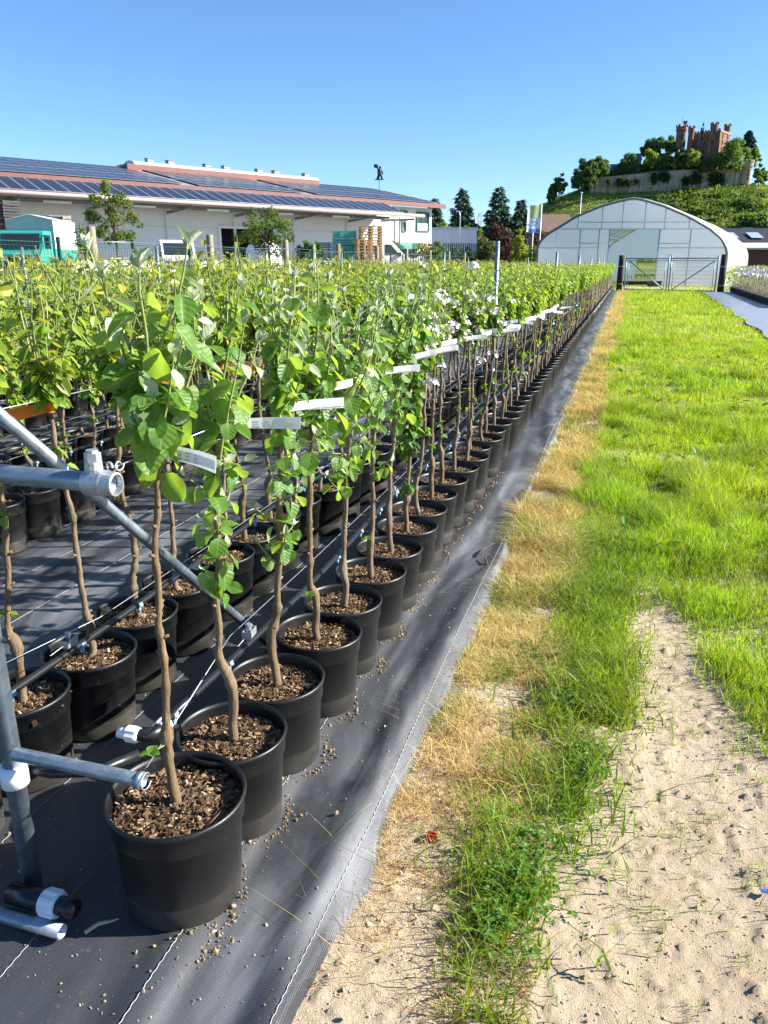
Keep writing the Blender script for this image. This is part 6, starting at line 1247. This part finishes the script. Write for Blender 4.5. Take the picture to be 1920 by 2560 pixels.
# ================================================================ hill with vineyards and the castle
CD = 520.0
def cp(px, py, D=CD): return far(px, py, D)
pl0, pl1 = cp(1470, 464)[:2], cp(1895, 462)[:2]; cd = (pl1 - pl0); cl_ = np.linalg.norm(cd); cd /= cl_; cnn = np.array([cd[1], -cd[0]]); PZ = cp(1680, 464)[2]      # cnn points to the camera side
def hill_z(X, Y, raw=False):
    u = (X - pl0[0]) * cd[0] + (Y - pl0[1]) * cd[1]; v = (X - pl0[0]) * cnn[0] + (Y - pl0[1]) * cnn[1]
    ul = np.clip(-u, 0, None) / 150.0; ur = np.clip(u - cl_ - 14, 0, None) / 420.0; vf = (np.clip(v - 2, 0, None) + 1.25 * np.clip(0.62 * cl_ - u, 0, 150) * np.clip((v - 2) / 45.0, 0, 1)) / 235.0; vb = np.clip(-v - 75, 0, None) / 200.0
    d = np.sqrt((ul ** 2 + ur ** 2) + (vf + vb) ** 2); z = PZ * np.clip(1 - d, 0, 1) ** 1.12 * (1 + 0.05 * np.sin(u * 0.03) * np.clip(d * 3, 0, 1))
    rise = 16.0 * np.clip((u - cl_ - 4) / 110.0, 0, 1) * np.clip(1 - vf * 1.3, 0, 1); z = z + rise
    z = z + 2.0 * (fbm(X, Y, 0.02, 201, 3) - 0.5) * np.clip(d * 5, 0, 1)
    if raw: return z
    st = 5.2; k = np.floor(z / st); fr = z / st - k; ter = (k + np.where(fr < 0.72, fr * 0.45, 0.324 + (fr - 0.72) * 2.414)) * st
    return np.where(z < 1, z, np.where(d < 0.04, z, z * 0.45 + ter * 0.55)) - 0.5 * (z < 0.3)
t = NT('hill_grass'); co = t.coord(); f1 = t.noise(0.03, 5, 0.6, co); f2 = t.noise(0.6, 4, 0.65, co)
hill_m = t.done(t.bsdf(t.mix(t.math('MULTIPLY', f2, 0.5), t.ramp(f1, [(0.3, (0.15, 0.20, 0.04)), (0.7, (0.25, 0.28, 0.06))]), (0.07, 0.11, 0.025)), 0.95, 0, 0.1, f2, 0.6, 1.0))
us = np.linspace(-190, cl_ + 420, 210); vs_ = np.linspace(-190, 300, 190); UU, VV = np.meshgrid(us, vs_); XX = pl0[0] + UU * cd[0] + VV * cnn[0]; YY = pl0[1] + UU * cd[1] + VV * cnn[1]
ZZ = hill_z(XX, YY); nx = len(us); i = (np.arange(len(vs_) - 1)[:, None] * nx + np.arange(nx - 1)[None]).ravel()
tag(obj('hill', mesh_np('hill', np.stack([XX, YY, ZZ - 0.04], -1).reshape(-1, 3), [np.stack([i, i + nx, i + 1 + nx, i + 1], 1)], [hill_m], True)), kind='structure')
# vine rows along the contour
r = np.random.default_rng(31); n = 360000; u = -110 + (cl_ + 330) * r.random(n); v = 6 + 245 * r.random(n); X = pl0[0] + u * cd[0] + v * cnn[0]; Y = pl0[1] + u * cd[1] + v * cnn[1]; zr_ = hill_z(X, Y, True)
gap = fbm(X, Y, 0.035, 207, 3); keep = (np.abs(((zr_ / 2.4) % 1.0) - 0.5) < 0.2) & (zr_ > 1.5) & (gap > 0.30) & (r.random(n) < 0.9); X, Y = X[keep], Y[keep]; n = len(X); Zz = hill_z(X, Y) + r.uniform(0.1, 1.2, n)
v_, f_, c_ = scatter(TPQ, np.stack([X + r.normal(0, 0.3, n), Y + r.normal(0, 0.3, n), Zz], 1), frames(rnd_dirs(r, n), rnd_dirs(r, n) + [0.2, 0, 0.7]), r.uniform(0.5, 1.0, n), jitter(r, n, (0.15, 0.21, 0.04), 0.2))
tag(obj('vineyard', mesh_np('vineyard', v_, [f_], [crown_m], False, c_)), 'terraced rows of vines covering the castle hill', 'vineyard', kind='stuff')
# scrub bands on the terraces
parts = []
for (px0, px1, py0, py1, n) in ((1700, 1900, 500, 512, 2600), (1740, 1920, 514, 526, 2600), (1790, 1890, 470, 478, 1500), (1775, 1915, 484, 494, 2000), (1690, 1790, 490, 500, 1200), (1640, 1740, 478, 486, 900), (1700, 1770, 515, 545, 1500), (1790, 1920, 540, 548, 1800)):
    px = px0 + (px1 - px0) * r.random(n); py = py0 + (py1 - py0) * r.random(n) + 4 * np.sin(px * 0.05); d = np.clip((py - 464) / 150, 0.02, 1); D = CD - 235 * np.clip((py - 464) / 175.0, 0.03, 1) ** 0.9
    P = np.array([far(a, b, c) for a, b, c in zip(px, py, D)]); P[:, 2] = hill_z(P[:, 0], P[:, 1]) + r.uniform(0, 3.0, n) * (0.4 + vnoise(P[:, 0], P[:, 1], 0.12, 5))
    parts.append(scatter(TPQ, P, frames(rnd_dirs(r, n), rnd_dirs(r, n) + [0.3, 0, 0.5]), r.uniform(0.7, 1.7, n), jitter(r, n, (0.085, 0.14, 0.03), 0.22)))
for (px0, px1, yt, yb_, n) in ((1500, 1600, 428, 440, 1500), (1600, 1720, 412, 430, 2600), (1720, 1850, 410, 426, 2600), (1430, 1500, 440, 470, 1200)):
    P = np.array([far(px0 + (px1 - px0) * a, yt + (yb_ - yt) * b, 511.0 + 8 * c) for a, b, c in r.random((n, 3))]); parts.append(scatter(TPQ, P, frames(rnd_dirs(r, n), rnd_dirs(r, n) + [0.3, 0, 0.5]), r.uniform(0.8, 1.7, n), jitter(r, n, (0.06, 0.10, 0.03), 0.22)))
v_, f_, c_ = merge(parts); tag(obj('undergrowth', mesh_np('undergrowth', v_, f_, [crown_m], False, c_)), 'bushy hedges between the vineyard terraces', 'hedges', kind='stuff')

brick_m = mat('red_sandstone', (0.165, 0.082, 0.060), 0.9, var=0.18, scale=0.4, bump=0.3); stone_m = mat('grey_rampart_stone', (0.33, 0.28, 0.22), 0.95, var=0.3, scale=0.25, bump=0.6, bdist=0.2); slate_m = mat('slate_roof', (0.10, 0.12, 0.15), 0.6, var=0.2, scale=0.5); win_m = mat('castle_window', (0.03, 0.03, 0.035), 0.2); trim_m = mat('pale_sandstone', (0.26, 0.155, 0.12), 0.9, var=0.1, scale=0.5)
MPP = CD / FPX * 1.04
def base_z(p): return float(hill_z(np.array([p[0]]), np.array([p[1]]))[0])
cas = empty('castle', (*cp(1760, 424)[:2], PZ)); tag(cas, 'red sandstone castle with battlemented towers on the hilltop', 'castle'); CO = np.array([*cp(1760, 424)[:2], PZ])
ROTC = np.array([[_rt[0], -_rt[1], 0], [_rt[1], _rt[0], 0], [0, 0, 1]])
def lp(p): return np.asarray(p) - CO
def round_tower(px0, px1, ytop, ybot, D, n=16, name='tower', m=brick_m, crown_h=3.0, parent=cas, off=None):
    a, b = far(px0, ytop, D), far(px1, ytop, D); rr = np.linalg.norm((b - a)[:2]) / 2; c = (a + b) / 2; zt = a[2]; zb = far(px0, ybot, D)[2]; o = np.array([c[0], c[1], 0]) - (np.array([CO[0], CO[1], 0]) if parent is cas else 0)
    z0 = 0 if parent is not cas else PZ; mb = MB(); mb.lathe([(rr * 0.92, zb - z0), (rr * 0.86, zt - crown_h - 1.2 - z0), (rr * 1.0, zt - crown_h - z0), (rr * 1.0, zt - 1.2 - z0), (rr * 0.85, zt - 1.2 - z0), (0.01, zt - 1.3 - z0)], n, o); tw = mb.build(name, [m], parent)
    k = max(6, n // 2)
    for j in range(k): q = 2 * math.pi * j / k; MB().box(o + np.array([rr * 0.93 * math.cos(q), rr * 0.93 * math.sin(q), zt - 0.6 - z0]), (rr * 0.42, 0.14 * rr + 0.3, 1.2), np.array([[-math.sin(q), -math.cos(q), 0], [math.cos(q), -math.sin(q), 0], [0, 0, 1]])).build('merlon', [m], tw)
    for j, zz in enumerate(np.linspace(zb + 5, zt - 6, 3)): MB().box(o - np.array([_fw[0], _fw[1], 0]) * rr * 0.90 + [0, 0, zz - z0], (0.8, 0.5, 1.7), ROTC).build('window', [win_m], tw)
    return tw
# main block: front face and the sunlit flank, with storeys of windows
F0, F1 = far(1719, 424, 524), far(1790, 424, 508); S1 = far(1816, 424, 522)
f0, f1, s1 = F0[:2], F1[:2], S1[:2]; back = f0 + (s1 - f1); zt = far(1790, 329, 508)[2]; zb = PZ - 6
MB().prism([(*(q - CO[:2]), zb - PZ) for q in (f0, f1, s1, back)], (0, 0, zt - zb)).build('keep', [brick_m], cas)
MB().prism([(*((q - (f0 + s1) / 2) * 1.035 + (f0 + s1) / 2 - CO[:2]), zt - PZ + 0.02) for q in (f0, f1, s1, back)], (0, 0, 1.1)).build('cornice', [trim_m], cas)
def face_windows(a, b, nx, zrows, w, hgt):
    d = (b - a) / np.linalg.norm(b - a); nrm = np.array([d[1], -d[0]]); R_ = np.array([[d[0], nrm[0], 0], [d[1], nrm[1], 0], [0, 0, 1]])
    for zz in zrows:
        for k in range(nx):
            c = a + (b - a) * (k + 0.6) / (nx + 0.2); c = c - CO[:2]; f = MB().box((*(c + nrm * 0.1), zz - PZ), (w + 0.7, 0.5, hgt + 0.8), R_).build('window_surround', [trim_m], cas); MB().box((*(c + nrm * 0.32), zz - PZ), (w, 0.16, hgt), R_).build('window', [win_m], f)
zrow = [far(1760, y, 515)[2] for y in (341, 358, 376, 394)]
face_windows(f0, f1, 5, zrow, 1.3, 2.4); face_windows(f1, s1, 2, zrow, 1.3, 2.6)
d = (s1 - f1) / np.linalg.norm(s1 - f1); nrm = np.array([d[1], -d[0]]); c = f1 + (s1 - f1) * 0.6 - CO[:2]; R_ = np.array([[d[0], nrm[0], 0], [d[1], nrm[1], 0], [0, 0, 1]])
MB().box((*(c + nrm * 1.0), far(1800, 368, 515)[2] - PZ), (4.5, 2.0, 1.4), R_).build('balcony', [brick_m], cas); MB().box((*(f1 + (f0 - f1) * 0.12 - CO[:2] + cnn * 0.9), far(1782, 372, 510)[2] - PZ), (3.2, 2.0, 9.0), ROTC).build('oriel', [brick_m], cas)
for k in range(11):
    q = f0 + (f1 - f0) * (k + 0.5) / 11 - CO[:2]; MB().box((*q, zt + 1.5 - PZ), (0.9, 0.7, 0.9), ROTC).build('merlon', [brick_m], cas)
round_tower(1692, 1719, 312, 372, 522, 8); round_tower(1710, 1718, 302, 330, 521, 8, crown_h=1.5); round_tower(1722, 1738, 315, 400, 516, 12); round_tower(1778, 1797, 306, 352, 510, 12); round_tower(1812, 1828, 310, 395, 522, 12); round_tower(1753, 1760, 319, 335, 518, 8, crown_h=1.5)
MB().tube([lp(far(1707, 310, 522)), lp(far(1707, 288, 522))], 0.16, 6).build('flagpole', [galv_m], cas)
# gatehouse and chapel roofs between the trees
def house(label, px0, px1, ye, yr, yb, D, wm, rm, wins, nm='castle_house'):
    a, b = far(px0, ye, D), far(px1, ye, D); w = np.linalg.norm((b - a)[:2]); zb = far(px0, yb, D)[2]; e = empty(nm, (a[0], a[1], zb - 1), math.atan2((b - a)[1], (b - a)[0])); tag(e, label, 'building'); ze, zr_ = a[2] - zb + 1, far(px0, yr, D)[2] - zb + 1; dep = 9.0
    MB().box((w / 2, dep / 2, ze / 2), (w, dep, ze)).build('wall', [wm], e); MB().prism([(-0.4, -0.5, ze - 0.2), (-0.4, dep / 2, zr_), (-0.4, dep + 0.5, ze - 0.2)], (w + 0.8, 0, 0)).build('roof', [rm], e)
    for k in range(wins): MB().box((w * (k + 0.5) / wins, -0.05, ze * 0.55), (0.9, 0.2, 1.7)).build('window', [win_m], e)
    return e
house('small pink house on the end of the rampart', 1496, 1524, 428, 412, 447, 512, mat('pink_render', (0.42, 0.20, 0.15), 0.9, var=0.1, scale=0.5), slate_m, 4); house('dark-roofed wing behind the pink house', 1522, 1562, 425, 408, 440, 522, brick_m, slate_m, 5); house('slate-roofed hall with pale windows among the castle trees', 1632, 1668, 404, 381, 424, 526, stone_m, slate_m, 4); house('narrow gabled gatehouse on the rampart', 1590, 1604, 398, 381, 432, 522, stone_m, slate_m, 2); house('small red turret house on the rampart wall', 1625, 1640, 424, 414, 440, 514, brick_m, brick_m, 1)
# rampart wall in sections with buttresses and the corner tower
ram = empty('rampart', (*cp(1476, 464)[:2], 0)); tag(ram, 'long grey stone rampart wall below the castle', 'wall'); RO = np.array([*cp(1476, 464)[:2], 0]); prev = None
tops = [(1476, 447, 512), (1500, 445, 510), (1540, 441, 508), (1590, 436, 507), (1640, 430, 506), (1690, 427, 506), (1740, 425, 506), (1800, 424, 506), (1858, 424, 506)]
for (xa, ya_, Da), (xb, yb_, Db) in zip(tops[:-1], tops[1:]):
    a, b = far(xa, ya_, Da) - RO, far(xb, yb_, Db) - RO; za, zb2 = 40.0, 40.0
    dxy = (b - a)[:2]; dxy /= np.linalg.norm(dxy); nr = np.array([dxy[1], -dxy[0], 0]) * -1.6
    MB().prism([(a[0], a[1], za), (b[0], b[1], zb2), (b[0], b[1], b[2] - 0.01), (a[0], a[1], a[2] - 0.01)], nr).build('wall_section', [stone_m], ram); MB().prism([(a[0] - 0.0, a[1], a[2]), (b[0], b[1], b[2]), (b[0], b[1], b[2] + 0.45), (a[0], a[1], a[2] + 0.45)], nr * 1.15).build('coping', [trim_m], ram)
    for q in (0.3, 0.75): c = a + (b - a) * q; MB().prism([(c[0] - 0.9 * dxy[0], c[1] - 0.9 * dxy[1], 40), (c[0] + 0.9 * dxy[0], c[1] + 0.9 * dxy[1], 40), (c[0] + 0.9 * dxy[0], c[1] + 0.9 * dxy[1], c[2] - 1.5), (c[0] - 0.9 * dxy[0], c[1] - 0.9 * dxy[1], c[2] - 1.5)], nr * -0.55).build('buttress', [stone_m], ram)
ct = empty('corner_tower', (0, 0, 0)); tag(ct, 'round stone tower at the end of the rampart wall', 'tower'); round_tower(1855, 1885, 401, 470, 506, 24, 'tower_wall', stone_m, 3.5, ct)
# ivy hanging on the wall
parts = []
for (px, py, w, h, n) in ((1634, 446, 12, 26, 900), (1660, 442, 22, 22, 1100), (1552, 455, 18, 20, 800), (1570, 455, 8, 18, 400), (1790, 448, 30, 32, 1600), (1740, 446, 22, 24, 1100), (1520, 455, 6, 16, 250), (1590, 452, 6, 16, 250), (1715, 452, 16, 18, 600)):
    a = r.normal(0, 0.42, n); b = r.normal(0, 0.38, n); P = np.array([far(px + w * 0.5 * q, py + h * 0.5 * s_, 505.0) for q, s_ in zip(a * 1.3, b * 1.3)]); P += np.array([cnn[0], cnn[1], 0]) * r.uniform(-0.6, 1.2, (n, 1))
    parts.append(scatter(TPQ, P, frames(rnd_dirs(r, n), rnd_dirs(r, n) + [cnn[0], cnn[1], 0.6]), r.uniform(0.5, 1.1, n), jitter(r, n, (0.04, 0.075, 0.025), 0.2)))
v_, f_, c_ = merge(parts); tag(obj('ivy', mesh_np('ivy', v_, f_, [crown_m], False, c_)), 'dark ivy hanging down the rampart wall', 'ivy', kind='stuff')
# trees round the castle: centre px, top, bottom, width px, distance, colour
GD_, GM, GL2 = (0.075, 0.13, 0.05), (0.12, 0.20, 0.045), (0.21, 0.29, 0.05)
for k, (px, yt, yb_, w, D, col, lab) in enumerate([
    (1396, 427, 512, 34, 505, GD_, 'tall dark tree standing apart on the lower hillside'), (1376, 448, 520, 22, 505, GD_, 'smaller dark tree next to the tree on the lower hillside'), (1455, 390, 484, 50, 505, GD_, 'broad dark tree at the end of the rampart'), (1494, 391, 452, 54, 514, GM, 'large round tree behind the pink house'), (1474, 396, 470, 34, 500, GD_, 'dark tree between the broad tree and the pink house'),
    (1572, 376, 434, 32, 516, GM, 'upright tree beside the narrow gatehouse'), (1552, 398, 436, 36, 514, GD_, 'low dark tree behind the rampart before the gatehouse'), (1624, 370, 428, 38, 512, GL2, 'sunlit yellow-green tree before the slate roof'), (1637, 339, 392, 46, 530, GM, 'high round tree left of the castle tower'), (1617, 346, 396, 34, 528, GD_, 'dark tree behind the sunlit tree'),
    (1676, 336, 392, 44, 528, GM, 'round tree next to the castle tower'), (1664, 380, 428, 30, 512, GM, 'small round tree under the slate roof'), (1688, 378, 428, 24, 511, GL2, 'small sunlit tree before the castle tower foot'), (1730, 362, 428, 34, 504, GL2, 'sunlit tree in front of the castle keep'), (1706, 366, 430, 32, 508, GD_, 'dark tree at the foot of the castle tower'), (1765, 398, 432, 40, 503, GD_, 'dark low tree before the keep base'),
    (1829, 343, 428, 72, 500, GM, 'biggest tree standing before the castle flank'), (1800, 382, 430, 30, 501, GM, 'rounded tree leaning on the biggest tree'), (1878, 358, 424, 34, 520, GM, 'tree behind the round corner tower'), (1895, 402, 468, 26, 512, GM, 'tree at the outer side of the corner tower'), (1905, 420, 470, 18, 520, GD_, 'last small tree outside the corner tower')]):
    b = far(px, yb_, D); H_ = far(px, yt, D)[2] - b[2]; broadleaf(lab, b, H_, w * MPP, H_ * 0.02, 4200 if w < 40 else 7000, 0.8, col, 300 + k, 'trees around the castle', loose=0.55)
b = far(1868, 372, 524); conifer('dark cedar with tiers of branches behind the corner tower', b, far(1868, 326, 524)[2] - b[2], 40 * MPP, 2600, 1.5, (0.025, 0.055, 0.045), 350, None, 0.15)
